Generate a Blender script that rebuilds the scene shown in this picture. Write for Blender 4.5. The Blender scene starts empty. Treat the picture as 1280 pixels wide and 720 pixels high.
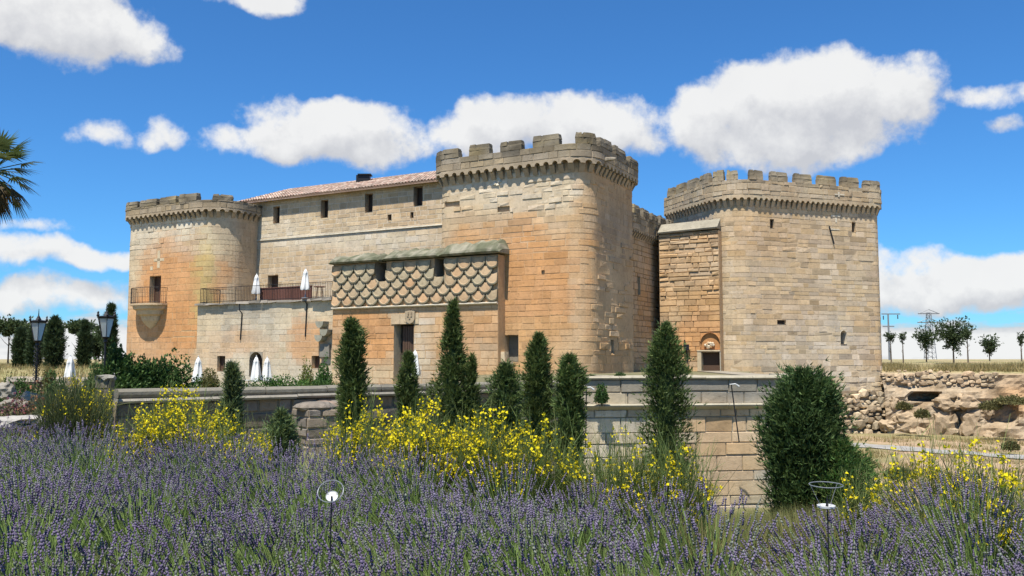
import bpy, bmesh, math, random
import numpy as np
from mathutils import Vector, Matrix, noise
R = math.radians
random.seed(7); rng = np.random.default_rng(7)
sc = bpy.context.scene
COL = sc.collection
# ------------------------------------------------------------------ camera
F = 1100.0; HOR = 449.0; EYE = 1.65
PITCH = math.atan((HOR - 360) / F)
cam_d = bpy.data.cameras.new('camera'); cam = bpy.data.objects.new('camera', cam_d); COL.objects.link(cam)
cam_d.sensor_width = 36; cam_d.lens = 36 * F / 1280; cam_d.clip_start = .05; cam_d.clip_end = 20000
cam.location = (0, 0, EYE); cam.rotation_euler = (math.pi / 2 + PITCH, 0, 0)
sc.camera = cam
# ------------------------------------------------------------------ light
SUN_EL = R(66)
UA = Vector((-.878, .479)); NA = Vector((-.479, -.878)); UB = Vector((.479, .878)); NB = Vector((.878, -.479))
sh = (NA * math.cos(R(5.5)) + NB * math.sin(R(5.5))).normalized()         # horizontal direction towards the sun
sdir = Vector((sh.x * math.cos(SUN_EL), sh.y * math.cos(SUN_EL), math.sin(SUN_EL)))
sun_d = bpy.data.lights.new('sun', 'SUN'); sun = bpy.data.objects.new('sun', sun_d); COL.objects.link(sun)
sun_d.energy = 5.0; sun_d.angle = R(.53); sun_d.color = (1, .96, .88)
sun.rotation_euler = sdir.to_track_quat('Z', 'Y').to_euler(); sun.location = (0, 0, 60)
sc.view_settings.view_transform = 'Standard'; sc.view_settings.look = 'None'
sc.view_settings.exposure = 0.56; sc.view_settings.gamma = 1; sc.view_settings.use_curve_mapping = False

def ray(px, py):
    a = (px - 640) / F; b = (360 - py) / F
    c, s = math.cos(PITCH), math.sin(PITCH)
    return Vector((a, c - b * s, s + b * c))
def pt(px, py, D):
    r = ray(px, py); return Vector((r.x * D / r.y, D, EYE + r.z * D / r.y))
def proj(p):
    c, s = math.cos(PITCH), math.sin(PITCH); x, y, z = p[0], p[1], p[2] - EYE
    f = y * c + z * s; u = -y * s + z * c
    return 640 + F * x / f, 360 - F * u / f
def zat(py, x, y):                                # height of a pixel row at a ground position
    r = ray(640, py); return EYE + y * r.z / r.y

# ------------------------------------------------------------------ sky
w = bpy.data.worlds.new('World'); sc.world = w; w.use_nodes = True
nt = w.node_tree; nt.nodes.clear()
class G:
    def __init__(s, t): s.t = t
    def n(s, ty, **k):
        o = s.t.nodes.new(ty)
        for a, v in k.items(): setattr(o, a, v)
        return o
    def l(s, a, b): s.t.links.new(a, b)
    def inp(s, sock, v):
        if isinstance(v, bpy.types.NodeSocket): s.l(v, sock)
        else: sock.default_value = v
    def m(s, op, a, b=0., c=None, clamp=False):
        o = s.n('ShaderNodeMath', operation=op, use_clamp=clamp); s.inp(o.inputs[0], a); s.inp(o.inputs[1], b)
        if c is not None: s.inp(o.inputs[2], c)
        return o.outputs[0]
    def v(s, op, a, b=(0, 0, 0)):
        o = s.n('ShaderNodeVectorMath', operation=op); s.inp(o.inputs[0], a); s.inp(o.inputs[1], b); return o.outputs[0]
    def noise(s, vec, scale, detail=4, rough=.55, dist=0.):
        o = s.n('ShaderNodeTexNoise'); s.l(vec, o.inputs['Vector']); o.inputs['Scale'].default_value = scale
        o.inputs['Detail'].default_value = detail; o.inputs['Roughness'].default_value = rough; o.inputs['Distortion'].default_value = dist
        return o.outputs['Fac']
    def rng(s, v, a, b, c=0., d=1., sm=False):
        o = s.n('ShaderNodeMapRange', clamp=True)
        if sm: o.interpolation_type = 'SMOOTHSTEP'
        s.inp(o.inputs[0], v); s.inp(o.inputs[1], a); s.inp(o.inputs[2], b); s.inp(o.inputs[3], c); s.inp(o.inputs[4], d); return o.outputs[0]
    def mix(s, f, a, b, ty='MIX'):
        o = s.n('ShaderNodeMix', data_type='RGBA', blend_type=ty); s.inp(o.inputs[0], f); s.inp(o.inputs[6], a); s.inp(o.inputs[7], b); return o.outputs[2]
# cloud field as a group of a direction: banks of cumulus + low stratus towards the horizon
cg = bpy.data.node_groups.new('cloud_field', 'ShaderNodeTree')
cg.interface.new_socket('Vector', in_out='INPUT', socket_type='NodeSocketVector')
cg.interface.new_socket('Field', in_out='OUTPUT', socket_type='NodeSocketFloat')
g = G(cg); gi = g.n('NodeGroupInput'); go = g.n('NodeGroupOutput')
d0 = g.v('NORMALIZE', gi.outputs[0])
warp = g.n('ShaderNodeTexNoise'); g.l(d0, warp.inputs['Vector']); warp.inputs['Scale'].default_value = 9; warp.inputs['Detail'].default_value = 5
wv = g.v('MULTIPLY', g.v('SUBTRACT', warp.outputs['Color'], (.5, .5, .5)), (.10, .10, .075))
d1 = g.v('ADD', d0, wv)
sx = g.n('ShaderNodeSeparateXYZ'); g.l(d1, sx.inputs[0])
az = g.m('ARCTAN2', sx.outputs[0], sx.outputs[1]); el = g.m('ARCSINE', sx.outputs[2])
# px centre, py centre, half width, half height, strength
CL = [(60, 8, 135, 70, 1.2), (165, 45, 52, 40, .8), (322, 0, 62, 20, .7), (125, 170, 34, 20, .5), (206, 167, 38, 18, .55),
      (415, 165, 122, 52, 1.3), (340, 185, 92, 27, .9), (485, 172, 78, 38, .9), (620, 156, 95, 46, 1.1), (735, 160, 120, 48, 1.2),
      (1000, 138, 165, 76, 1.5), (1095, 130, 80, 60, 1.0), (905, 160, 82, 54, 1.0), (1245, 112, 62, 19, .6), (1255, 152, 30, 14, .45),
      (70, 316, 135, 19, .9), (-20, 310, 60, 22, .7), (40, 372, 150, 28, .9), (55, 288, 44, 9, .4), (1215, 355, 205, 38, 1.15), (1120, 335, 75, 26, .7)]
pv = g.n('ShaderNodeCombineXYZ'); g.l(az, pv.inputs[0]); g.l(el, pv.inputs[1])
F0 = None
for px, py, hw, hh, st in CL:
    r = ray(px, py).normalized(); ca = math.atan2(r.x, r.y); ce = math.asin(r.z)
    o = g.n('ShaderNodeVectorMath', operation='MULTIPLY_ADD'); g.l(pv.outputs[0], o.inputs[0]); o.inputs[1].default_value = (F / hw * 1.06, F / hh * 1.08, 0); o.inputs[2].default_value = (-ca * F / hw * 1.06, -ce * F / hh * 1.08, 0)
    q = g.n('ShaderNodeVectorMath', operation='DOT_PRODUCT'); g.l(o.outputs[0], q.inputs[0]); g.l(o.outputs[0], q.inputs[1])
    f = g.m('MULTIPLY_ADD', q.outputs['Value'], -st, st)
    F0 = f if F0 is None else g.m('SMOOTH_MAX', F0, f, .25)
# the same kind of cumulus all round the sky outside the view, and stratus low down
pl = g.n('ShaderNodeCombineXYZ'); zz = g.m('ADD', g.m('MAXIMUM', sx.outputs[2], 0.), .12)
g.l(g.m('DIVIDE', sx.outputs[0], zz), pl.inputs[0]); g.l(g.m('DIVIDE', sx.outputs[1], zz), pl.inputs[1])
gen = g.rng(g.noise(pl.outputs[0], .55, 3), .54, .78, -1.2, 1.2)
out_ = g.rng(g.m('ABSOLUTE', az), .66, .95)
gen = g.m('ADD', gen, g.m('MULTIPLY', g.m('SUBTRACT', out_, 1.0), 3.0))
F0 = g.m('SMOOTH_MAX', F0, gen, .2)
st_v = g.v('MULTIPLY', d0, (3.2, 3.2, 26.))
lowN = g.noise(st_v, 1.0, 5, .55)
low = g.m('ADD', g.rng(lowN, .36, .66, -1.0, 1.0), g.rng(el, .005, .115, .95, -1.6))
F0 = g.m('SMOOTH_MAX', F0, low, .15)
fb = g.noise(d0, 25, 6, .6); fb2 = g.noise(d0, 8, 3, .5)
tot = g.m('ADD', F0, g.m('ADD', g.m('MULTIPLY', g.m('SUBTRACT', fb, .5), 2.1), g.m('MULTIPLY', g.m('SUBTRACT', fb2, .5), .7)))
g.l(tot, go.inputs[0])
g = G(nt)
tc = g.n('ShaderNodeTexCoord')
sky = g.n('ShaderNodeTexSky', sky_type='NISHITA'); sky.sun_disc = False
sky.sun_elevation = SUN_EL; sky.sun_rotation = math.atan2(sdir.x, sdir.y); sky.altitude = 800; sky.air_density = 1.0; sky.dust_density = .35; sky.ozone_density = 3.0
def fld(v):
    o = g.n('ShaderNodeGroup'); o.node_tree = cg; g.l(v, o.inputs[0]); return o.outputs[0]
f1 = fld(tc.outputs['Generated'])
f2 = fld(g.v('ADD', tc.outputs['Generated'], (-.01, 0, .03)))
mask = g.rng(f1, -.04, .7, 0, 1, True)
lit = g.m('SUBTRACT', f1, f2)
shade = g.rng(lit, -.62, .62)
nn = g.noise(tc.outputs['Generated'], 12, 4)
shade = g.m('ADD', shade, g.m('MULTIPLY', g.m('SUBTRACT', nn, .5), .5), clamp=True)
ccol = g.mix(shade, (7.9, 8.05, 8.5, 1), (11.8, 11.8, 11.7, 1))
dens = g.m('MULTIPLY', mask, .97)
skyc = g.mix(1.0, sky.outputs[0], (.66, 1.42, 2.08, 1), 'MULTIPLY')
bg = g.n('ShaderNodeBackground'); bg.inputs[1].default_value = .052
g.l(g.mix(dens, skyc, ccol), bg.inputs[0])
wo = g.n('ShaderNodeOutputWorld'); g.l(bg.outputs[0], wo.inputs[0])

# ------------------------------------------------------------------ helpers
def tag(o, label=None, cat=None, group=None, kind=None):
    if label: o['label'] = label
    if cat: o['category'] = cat
    if group: o['group'] = group
    if kind: o['kind'] = kind
    return o
def thing(name, label, cat, loc=(0, 0, 0), group=None):
    o = bpy.data.objects.new(name, None); COL.objects.link(o); o.location = loc; o.empty_display_size = .3
    o['wl'] = list(loc); return tag(o, label, cat, group)
def wloc(o):
    l = Vector((0, 0, 0))
    while o is not None: l += Vector(o.location); o = o.parent
    return l
class MB:
    def __init__(s): s.v = []; s.f = []; s.m = []; s.c = []
    def add(s, vs, fs, col=(.5, .5, .5), mi=0):
        b = len(s.v); s.v += [tuple(p) for p in vs]
        if len(col) and not hasattr(col[0], '__len__'): s.c += [tuple(col[:3])] * len(vs)
        else: s.c += [tuple(c[:3]) for c in col]
        for f in fs: s.f.append(tuple(b + i for i in f)); s.m.append(mi)
        return s
    def box(s, x0, x1, y0, y1, z0, z1, col=(.5, .5, .5), mi=0, M=None):
        vs = [Vector((x, y, z)) for z in (z0, z1) for y in (y0, y1) for x in (x0, x1)]
        if M is not None: vs = [M @ p for p in vs]
        return s.add(vs, [(0, 2, 3, 1), (4, 5, 7, 6), (0, 1, 5, 4), (2, 6, 7, 3), (0, 4, 6, 2), (1, 3, 7, 5)], col, mi)
    def tube(s, pts, rad, n=6, col=(.5, .5, .5), mi=0, cap=True):
        pts = [Vector(p) for p in pts]; k = len(pts)
        if not hasattr(rad, '__len__'): rad = [rad] * k
        vs = []
        for i, p in enumerate(pts):
            t = (pts[min(i + 1, k - 1)] - pts[max(i - 1, 0)]).normalized()
            a = t.cross(Vector((0, 1, 0)) if abs(t.y) < .9 else Vector((1, 0, 0))).normalized(); b = t.cross(a)
            vs += [p + (a * math.cos(6.2832 * j / n) + b * math.sin(6.2832 * j / n)) * rad[i] for j in range(n)]
        fs = [(i * n + j, i * n + (j + 1) % n, (i + 1) * n + (j + 1) % n, (i + 1) * n + j) for i in range(k - 1) for j in range(n)]
        if cap: fs += [tuple(range(n)), tuple((k - 1) * n + j for j in reversed(range(n)))]
        return s.add(vs, fs, col, mi)
    def lathe(s, prof, n=12, c=(0, 0, 0), col=(.5, .5, .5), mi=0, ph=0):
        vs = [Vector((c[0] + r * math.cos(6.2832 * j / n + ph), c[1] + r * math.sin(6.2832 * j / n + ph), c[2] + z)) for r, z in prof for j in range(n)]
        k = len(prof)
        fs = [(i * n + j, i * n + (j + 1) % n, (i + 1) * n + (j + 1) % n, (i + 1) * n + j) for i in range(k - 1) for j in range(n)]
        fs += [tuple(reversed(range(n))), tuple((k - 1) * n + j for j in range(n))]
        return s.add(vs, fs, col, mi)
    def build(s, name, mats, parent=None, label=None, smooth=False, kind=None, loc=None):
        me = bpy.data.meshes.new(name)
        o0 = Vector(loc) if loc is not None else (wloc(parent) if parent else Vector((0, 0, 0)))
        V = np.array(s.v, dtype=np.float64).reshape(-1, 3) - np.array(o0)
        me.from_pydata(V.tolist(), [], s.f)
        ca = me.color_attributes.new('Col', 'FLOAT_COLOR', 'POINT')
        cc = np.ones((len(s.v), 4), dtype=np.float32); cc[:, :3] = np.array(s.c, dtype=np.float32).reshape(-1, 3); ca.data.foreach_set('color', cc.ravel())
        if not isinstance(mats, (list, tuple)): mats = [mats]
        for m in mats: me.materials.append(m)
        if len(mats) > 1: me.polygons.foreach_set('material_index', s.m)
        if smooth: me.polygons.foreach_set('use_smooth', [True] * len(s.f))
        me.update()
        o = bpy.data.objects.new(name, me); COL.objects.link(o)
        if parent:
            o.parent = parent
            if loc is not None: o.location = o0 - wloc(parent)
        elif loc is not None: o.location = o0
        if label: o['label'] = label
        if kind: o['kind'] = kind
        return o
def npmesh(name, V, Fc, C, mat, parent=None, smooth=False, kind=None, loc=None):
    """V (n,3), Fc (m,3) triangles, C (n,3)"""
    me = bpy.data.meshes.new(name)
    o0 = np.array(wloc(parent)) if parent else np.array(loc if loc is not None else (0, 0, 0.))
    V = V - o0
    me.vertices.add(len(V)); me.vertices.foreach_set('co', V.astype(np.float32).ravel())
    me.loops.add(Fc.size); me.loops.foreach_set('vertex_index', Fc.astype(np.int32).ravel())
    me.polygons.add(len(Fc)); me.polygons.foreach_set('loop_start', (np.arange(len(Fc)) * 3).astype(np.int32))
    me.polygons.foreach_set('loop_total', np.full(len(Fc), 3, dtype=np.int32))
    ca = me.color_attributes.new('Col', 'FLOAT_COLOR', 'POINT')
    cc = np.ones((len(V), 4), dtype=np.float32); cc[:, :3] = C; ca.data.foreach_set('color', cc.ravel())
    me.materials.append(mat); me.update(calc_edges=True)
    if smooth: me.polygons.foreach_set('use_smooth', [True] * len(Fc))
    o = bpy.data.objects.new(name, me); COL.objects.link(o)
    if parent: o.parent = parent
    else: o.location = o0
    if kind: o['kind'] = kind
    return o
def dup(root, loc, rz=0, scale=1, label=None):
    def cp(o, p):
        c = o.copy(); COL.objects.link(c); c.parent = p
        for ch in o.children: cp(ch, c)
        return c
    r = cp(root, None); r.location = loc; r.rotation_euler = (0, 0, rz); r.scale = (scale,) * 3 if not hasattr(scale, '__len__') else scale
    if label: r['label'] = label
    return r
def nz(x, y, z=0, s=1.): return noise.noise(Vector((x * s, y * s, z * s)))
def fbm(x, y, z=0, s=1., o=4): return noise.fractal(Vector((x * s, y * s, z * s)), .6, 2., o)
def lerp(a, b, t): return tuple(a[i] + (b[i] - a[i]) * t for i in range(3))
def sstep(a, b, x):
    t = min(1, max(0, (x - a) / (b - a))); return t * t * (3 - 2 * t)

# ------------------------------------------------------------------ materials
def newmat(name):
    m = bpy.data.materials.new(name); m.use_nodes = True; m.node_tree.nodes.clear(); return m, G(m.node_tree)
def finish(g, bs): o = g.n('ShaderNodeOutputMaterial'); g.l(bs, o.inputs[0])
def mat_stone(name, amt=.35, bump=.5, rough=.92, scale=1.0, sat=0.):
    m, g = newmat(name); at = g.n('ShaderNodeAttribute', attribute_name='Col'); ge = g.n('ShaderNodeNewGeometry')
    p = ge.outputs['Position']
    n1 = g.noise(p, .7 * scale, 6, .66); n2 = g.noise(p, 6 * scale, 5, .65); n3 = g.noise(p, 28 * scale, 3, .6)
    st = g.noise(g.v('MULTIPLY', p, (2.2, 2.2, .35)), 1.0, 4, .6)
    f = g.m('ADD', g.m('MULTIPLY', g.m('SUBTRACT', n1, .5), 1.7), g.m('ADD', g.m('MULTIPLY', g.m('SUBTRACT', n2, .5), 1.2), g.m('ADD', g.m('MULTIPLY', g.m('SUBTRACT', n3, .5), .9), g.m('MULTIPLY', g.m('SUBTRACT', st, .5), 1.3))))
    f = g.m('ADD', 1.0, g.m('MULTIPLY', f, amt))
    cv = g.n('ShaderNodeCombineXYZ'); [g.l(f, cv.inputs[i]) for i in range(3)]
    c = g.mix(1.0, at.outputs['Color'], cv.outputs[0], 'MULTIPLY')
    dark = g.rng(n2, .30, .40, .55, 0.)                                    # pits and lichen spots
    c = g.mix(dark, c, g.mix(1.0, c, (.45, .42, .38, 1), 'MULTIPLY'))
    b = g.n('ShaderNodeBsdfPrincipled'); g.l(c, b.inputs['Base Color']); b.inputs['Roughness'].default_value = rough; b.inputs['Specular IOR Level'].default_value = .15
    bp = g.n('ShaderNodeBump'); bp.inputs['Strength'].default_value = bump; bp.inputs['Distance'].default_value = .04
    g.l(g.m('ADD', g.m('MULTIPLY', n2, .8), g.m('MULTIPLY', n3, .45)), bp.inputs['Height']); g.l(bp.outputs[0], b.inputs['Normal'])
    finish(g, b.outputs[0]); return m
def mat_plain(name, col, rough=.6, metal=0., var=.12, scale=12., bump=.0):
    m, g = newmat(name); ge = g.n('ShaderNodeNewGeometry'); n = g.noise(ge.outputs['Position'], scale, 4)
    f = g.m('ADD', 1.0, g.m('MULTIPLY', g.m('SUBTRACT', n, .5), var * 2)); cv = g.n('ShaderNodeCombineXYZ'); [g.l(f, cv.inputs[i]) for i in range(3)]
    b = g.n('ShaderNodeBsdfPrincipled'); g.l(g.mix(1.0, (*col, 1), cv.outputs[0], 'MULTIPLY'), b.inputs['Base Color'])
    b.inputs['Roughness'].default_value = rough; b.inputs['Metallic'].default_value = metal
    if bump:
        bp = g.n('ShaderNodeBump'); bp.inputs['Strength'].default_value = bump; bp.inputs['Distance'].default_value = .02; g.l(n, bp.inputs['Height']); g.l(bp.outputs[0], b.inputs['Normal'])
    finish(g, b.outputs[0]); return m
def mat_leaf(name, trans=.25, rough=.6, spec=.25):
    m, g = newmat(name); at = g.n('ShaderNodeAttribute', attribute_name='Col')
    b = g.n('ShaderNodeBsdfPrincipled'); g.l(at.outputs['Color'], b.inputs['Base Color']); b.inputs['Roughness'].default_value = rough; b.inputs['Specular IOR Level'].default_value = spec
    t = g.n('ShaderNodeBsdfTranslucent'); g.l(at.outputs['Color'], t.inputs[0])
    mx = g.n('ShaderNodeMixShader'); mx.inputs[0].default_value = trans; g.l(b.outputs[0], mx.inputs[1]); g.l(t.outputs[0], mx.inputs[2])
    finish(g, mx.outputs[0]); return m
STONE = mat_stone('stone'); RUB = mat_stone('rubble_stone', .45, .8); EARTH = mat_stone('earth', .4, .7, .95, .8)
LEAF = mat_leaf('foliage'); PETAL = mat_leaf('petal', .35, .7, .1)
WOOD = mat_plain('dark_wood', (.085, .045, .025), .7, 0, .3, 9, .3); IRON = mat_plain('iron', (.025, .025, .027), .5, .6, .3, 20)
CLOTH = mat_plain('white_canvas', (.78, .77, .73), .85, 0, .06, 6); DARK = mat_plain('dark_interior', (.05, .036, .026), .9)  # DARK: flat dark colour painted in for unlit space behind openings
REDWOOD = mat_plain('red_brown_wood', (.14, .055, .035), .7, 0, .3, 10, .2); WHITE = mat_plain('white_enamel', (.45, .45, .43), .5, 0, .25, 30)
BARK = mat_plain('bark', (.11, .085, .06), .9, 0, .35, 14, .6); STEEL = mat_plain('galvanised_steel', (.22, .23, .24), .5, .3, .2)
CREAM = (.56, .445, .29); TAN = (.52, .38, .235); ORANGE = (.575, .285, .115); OCHRE = (.55, .335, .16); LICH = (.16, .135, .095); GREY = (.29, .25, .19); PALE = (.61, .53, .40); YEL = (.48, .37, .15); MOSS = (.17, .175, .10)
cy = sc.cycles
cy.max_bounces = 5; cy.diffuse_bounces = 1; cy.glossy_bounces = 2; cy.transmission_bounces = 3; cy.transparent_max_bounces = 6; cy.volume_bounces = 0
cy.use_adaptive_sampling = True; cy.adaptive_threshold = .025; cy.caustics_reflective = False; cy.caustics_refractive = False
w.cycles.sampling_method = 'MANUAL'; w.cycles.sample_map_resolution = 512
# ------------------------------------------------------------------ terrain
def bed_edge(x, y): return float(np.interp(x / max(y, .5), (-.58, -.35, -.13, .05, .17, .21, .25, .33, .58), (14.0, 11.6, 9.8, 8.6, 7.2, 6.5, 6.5, 7.0, 7.4)))
WALL = [(-60, 21.5), (-24, 22.2), (-10.3, 23.2), (2.9, 33), (10.9, 34.2), (12.2, 36), (13.6, 56.6), (26.2, 61.0), (28.2, 60.2), (33.8, 56), (44, 52), (60, 46.5), (120, 40)]
def wall_y(x):
    for (a, b), (c, d) in zip(WALL, WALL[1:]):
        if x <= c: return b + (d - b) * (x - a) / (c - a)
    return 40
def gz(x, y):
    if y < 0: return 0.
    if y > wall_y(x) + (.9 if x < 20 else 2.4):
        if x < 3 and y < 80: return -.35 + 1.15 * sstep(-9, -1, x) + (1.2 * sstep(66, 78, y) if x < -1 else 0) + .03 * fbm(x, y, 0, .5, 2)
        far = .85 + .25 * sstep(60, 200, math.hypot(x, y)) * (1 + fbm(x, y, 0, .006, 2))
        if x > 20: far = .95 + .35 * sstep(30, 60, x) + .12 * fbm(x, y, 3, .2, 2) + .2 * sstep(60, 90, y)
        return far
    e = bed_edge(x, y) + .3; sl = .045 + .12 * sstep(-9, 3, x)
    z = -sl * max(0, y - e); fl = -3.9 + .5 * sstep(12, 22, x)
    if x < -9: z = max(z, -.35) + sstep(-12.5, -15.5, x) * .85 * sstep(13, 17, y)
    if x > 16 and y > 42: z += sstep(56, 62, y - (wall_y(x) - 62) * .5) * 1.0 * (1 - sstep(24, 30, x))
    return max(z, fl) + .05 * fbm(x, y, 0, .7, 3)
def axis(a, b, st, far):
    v = list(np.arange(a, b + .01, st)); s = st
    while v[-1] < far: s *= 1.28; v.append(v[-1] + s)
    s = st; lo = []
    x = a
    while x > -far: s *= 1.28; x -= s; lo.append(x)
    return lo[::-1] + v
gx = axis(-48, 48, .6, 6000); gy = [y for y in axis(-6, 82, .6, 6000) if y > -300]
mb = MB(); W_ = len(gx)
for y in gy:
    for x in gx:
        z = gz(x, y); n = fbm(x, y, 1, .35, 4); n2 = fbm(x, y, 7, .05, 3)
        c = lerp((.36, .27, .15), (.25, .23, .10), min(1, max(0, .5 + n * .8 + n2 * .5)))          # dry summer grass
        if y < bed_edge(x, y) + 1.5 and y < 14: c = lerp((.06, .065, .03), (.09, .09, .04), .5 + .5 * n)
        elif y < wall_y(x) + .5:
            c = lerp((.42, .32, .20), (.30, .25, .12), min(1, max(0, .45 + n)))
            if x > 10: c = lerp(lerp(c, (.36, .25, .16), .75), (.21, .19, .085), .75 * sstep(-.05, .4, n2 + n * .7))
            c = lerp(c, (.14, .14, .06), .85 * sstep(16, 9, x))
        elif -30 < x < 16 and y < 70: c = lerp((.15, .14, .07), (.20, .17, .10), .5 + n)
        mb.v.append((x, y, z)); mb.c.append(c)
mb.f = [(j * W_ + i, j * W_ + i + 1, (j + 1) * W_ + i + 1, (j + 1) * W_ + i) for j in range(len(gy) - 1) for i in range(W_ - 1)]; mb.m = [0] * len(mb.f)
tag(mb.build('ground', EARTH, smooth=True), 'dry earth and grass ground with sunken moat around the castle', 'ground', kind='structure')
# gravel path on the moat floor
pp = [(17.5, 57), (20, 53), (22.6, 49.5), (26, 46), (30, 43.6), (36, 42), (48, 40)]
mb = MB(); L = []
for i in range(61):
    t = i / 60 * (len(pp) - 1); k = min(int(t), len(pp) - 2); f = t - k
    p = Vector(pp[k]).lerp(Vector(pp[k + 1]), f); dd = (Vector(pp[k + 1]) - Vector(pp[k])).normalized(); n = Vector((dd.y, -dd.x))
    for o in (-1.1, -.4, .4, 1.1):
        q = p + n * o * (1.0 + .5 * nz(i * .35, o)); mb.v.append((q.x, q.y, gz(q.x, q.y) + .05)); mb.c.append((.31, .295, .27))
mb.f = [(i * 4 + j, i * 4 + j + 1, i * 4 + j + 5, i * 4 + j + 4) for i in range(60) for j in range(3)]; mb.m = [0] * len(mb.f)
tag(mb.build('gravel_path', EARTH, smooth=True), 'pale grey gravel path along the moat floor', 'path', kind='structure')

# ------------------------------------------------------------------ paths along walls
class Path:
    """plan polyline, left to right as seen from outside; corners rounded; normal to the outside"""
    def __init__(s, pts, rad=None, closed=False, step=.16):
        P = [Vector(p) for p in pts]; n = len(P); rad = rad or [0] * n; out = []; s.ci = []
        for i in range(n):
            p = P[i]; r = rad[i]
            if r <= 0 or (not closed and i in (0, n - 1)): s.ci.append((len(out), len(out))); out.append(p); continue
            a = (P[i - 1] - p).normalized(); b = (P[(i + 1) % n] - p).normalized()
            ang = a.angle(b); t = r / math.tan(ang / 2); A = p + a * t; B = p + b * t
            c = p + (a + b).normalized() * (r / math.sin(ang / 2)); va = A - c; vb = B - c; tot = va.angle_signed(vb) * -1
            k = max(3, int(abs(tot) / R(7))); i0 = len(out)
            for j in range(k + 1):
                th = tot * j / k; out.append(c + Vector((va.x * math.cos(th) - va.y * math.sin(th), va.x * math.sin(th) + va.y * math.cos(th))))
            s.ci.append((i0, len(out) - 1))
        if closed: out.append(out[0].copy())
        s.p = out; s.closed = closed; s.S = [0.]
        for a, b in zip(out, out[1:]): s.S.append(s.S[-1] + (b - a).length)
        s.L = s.S[-1]; k = len(out); s.N = []
        for i in range(k):
            if closed and i in (0, k - 1): d1 = (out[-1] - out[-2]).normalized(); d2 = (out[1] - out[0]).normalized()
            else: d1 = (out[i] - out[i - 1]).normalized() if i else None; d2 = (out[i + 1] - out[i]).normalized() if i < k - 1 else None
            if d1 is None: d1 = d2
            if d2 is None: d2 = d1
            d = (d1 + d2).normalized(); m = 1 / max(.5, d.dot(d1)); s.N.append(Vector((d.y, -d.x)) * m)
    def at(s, q, off=0.):
        q = min(max(q, 0), s.L); i = min(max(int(np.searchsorted(s.S, q)) - 1, 0), len(s.p) - 2)
        f = (q - s.S[i]) / max(1e-9, s.S[i + 1] - s.S[i]); p = s.p[i].lerp(s.p[i + 1], f)
        return p + s.N[i].lerp(s.N[i + 1], f) * off
    def pos(s, q, z, off=0.): p = s.at(q, off); return Vector((p.x, p.y, z))
    def nrm(s, q):
        i = min(max(int(np.searchsorted(s.S, q)) - 1, 0), len(s.p) - 2); return s.N[i].lerp(s.N[i + 1], (q - s.S[i]) / max(1e-9, s.S[i + 1] - s.S[i])).normalized()
    def brk(s, a, b): return [a] + [q for q in s.S if a + .02 < q < b - .02] + [b]
    def spx(s, px, z, off=0., lo=0, hi=None):
        hi = s.L if hi is None else hi; q = np.linspace(lo, hi, 900)
        e = [abs(proj(s.pos(t, z, off))[0] - px) for t in q]; return float(q[int(np.argmin(e))])
    def rect(s, x0, y0, x1, y1, lo=0, hi=None):           # a rectangle in the photograph -> (s0,s1,z0,z1) on this wall
        a = s.spx(x0, 5, 0, lo, hi); b = s.spx(x1, 5, 0, lo, hi); m = s.at((a + b) / 2)
        return (min(a, b), max(a, b), zat(y1, *m), zat(y0, *m))
def sub_rect(r, h):
    a, b, c, d = r; e, f, g_, i = h
    if e >= b or f <= a or g_ >= d or i <= c: return [r]
    o = []
    if e > a: o.append((a, e, c, d))
    if f < b: o.append((f, b, c, d))
    a2, b2 = max(a, e), min(b, f)
    if g_ > c: o.append((a2, b2, c, g_))
    if i < d: o.append((a2, b2, i, d))
    return o
TV = [1.0]
def block_mb(P, r, proud, back, col, j=.008, ch=.018, jit=.012):
    a, b, c, d = r; a += j; b -= j; c += j; d -= j
    if b - a < .05 or d - c < .05: return None
    ss = P.brk(a, b); mb = MB(); n = len(ss)
    jt = [random.uniform(-jit, jit) for _ in range(4)]; pr = [proud + random.uniform(-jit, jit) * .8 for _ in range(4)]
    vs = []; cs = []; cm = col(P.pos((a + b) / 2 + random.uniform(-.5, .5), (c + d) / 2 + random.uniform(-.4, .4))) if callable(col) else col
    for ring in range(2):                                              # 0 outer edge (set back), 1 front (chamfered)
        for top in (0, 1):
            for k, q in enumerate(ss):
                t = k / (n - 1); z = (d if top else c)
                if ring: z += (-ch if top else ch) + (jt[0 + top] * (1 - t) + jt[2 + top] * t) * .6; q2 = min(max(q, a + ch), b - ch) if k in (0, n - 1) else q; off = (pr[0 + top] * (1 - t) + pr[2 + top] * t)
                else: q2 = q; off = back
                p = P.pos(q2, z, off); vs.append(p); cs.append(lerp(col(p), cm, .5) if callable(col) else col)
    tint = random.choice((random.uniform(.93, 1.06), random.uniform(.93, 1.06), random.uniform(.76, 1.16))); tint = 1 + (tint - 1) * TV[0]; wob = random.uniform(-.1, .1) * TV[0]
    cs = [(x[0] * tint, x[1] * tint * (1 - wob * .3), x[2] * tint * (1 - wob)) for x in cs]
    ix = lambda ring, top, k: ring * 2 * n + top * n + k
    fs = []
    for k in range(n - 1):
        fs.append((ix(1, 0, k), ix(1, 0, k + 1), ix(1, 1, k + 1), ix(1, 1, k)))
        fs.append((ix(0, 0, k), ix(0, 0, k + 1), ix(1, 0, k + 1), ix(1, 0, k)))
        fs.append((ix(1, 1, k), ix(1, 1, k + 1), ix(0, 1, k + 1), ix(0, 1, k)))
    fs.append((ix(0, 0, 0), ix(1, 0, 0), ix(1, 1, 0), ix(0, 1, 0))); e = n - 1
    fs.append((ix(1, 0, e), ix(0, 0, e), ix(0, 1, e), ix(1, 1, e)))
    mb.add(vs, fs, cs); mb.area = (b - a) * (d - c) / max(1, (vs[0].y)) ** 2 * max(.05, -P.nrm((a + b) / 2).dot(Vector((vs[0].x, vs[0].y)).normalized()))
    return mb
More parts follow.
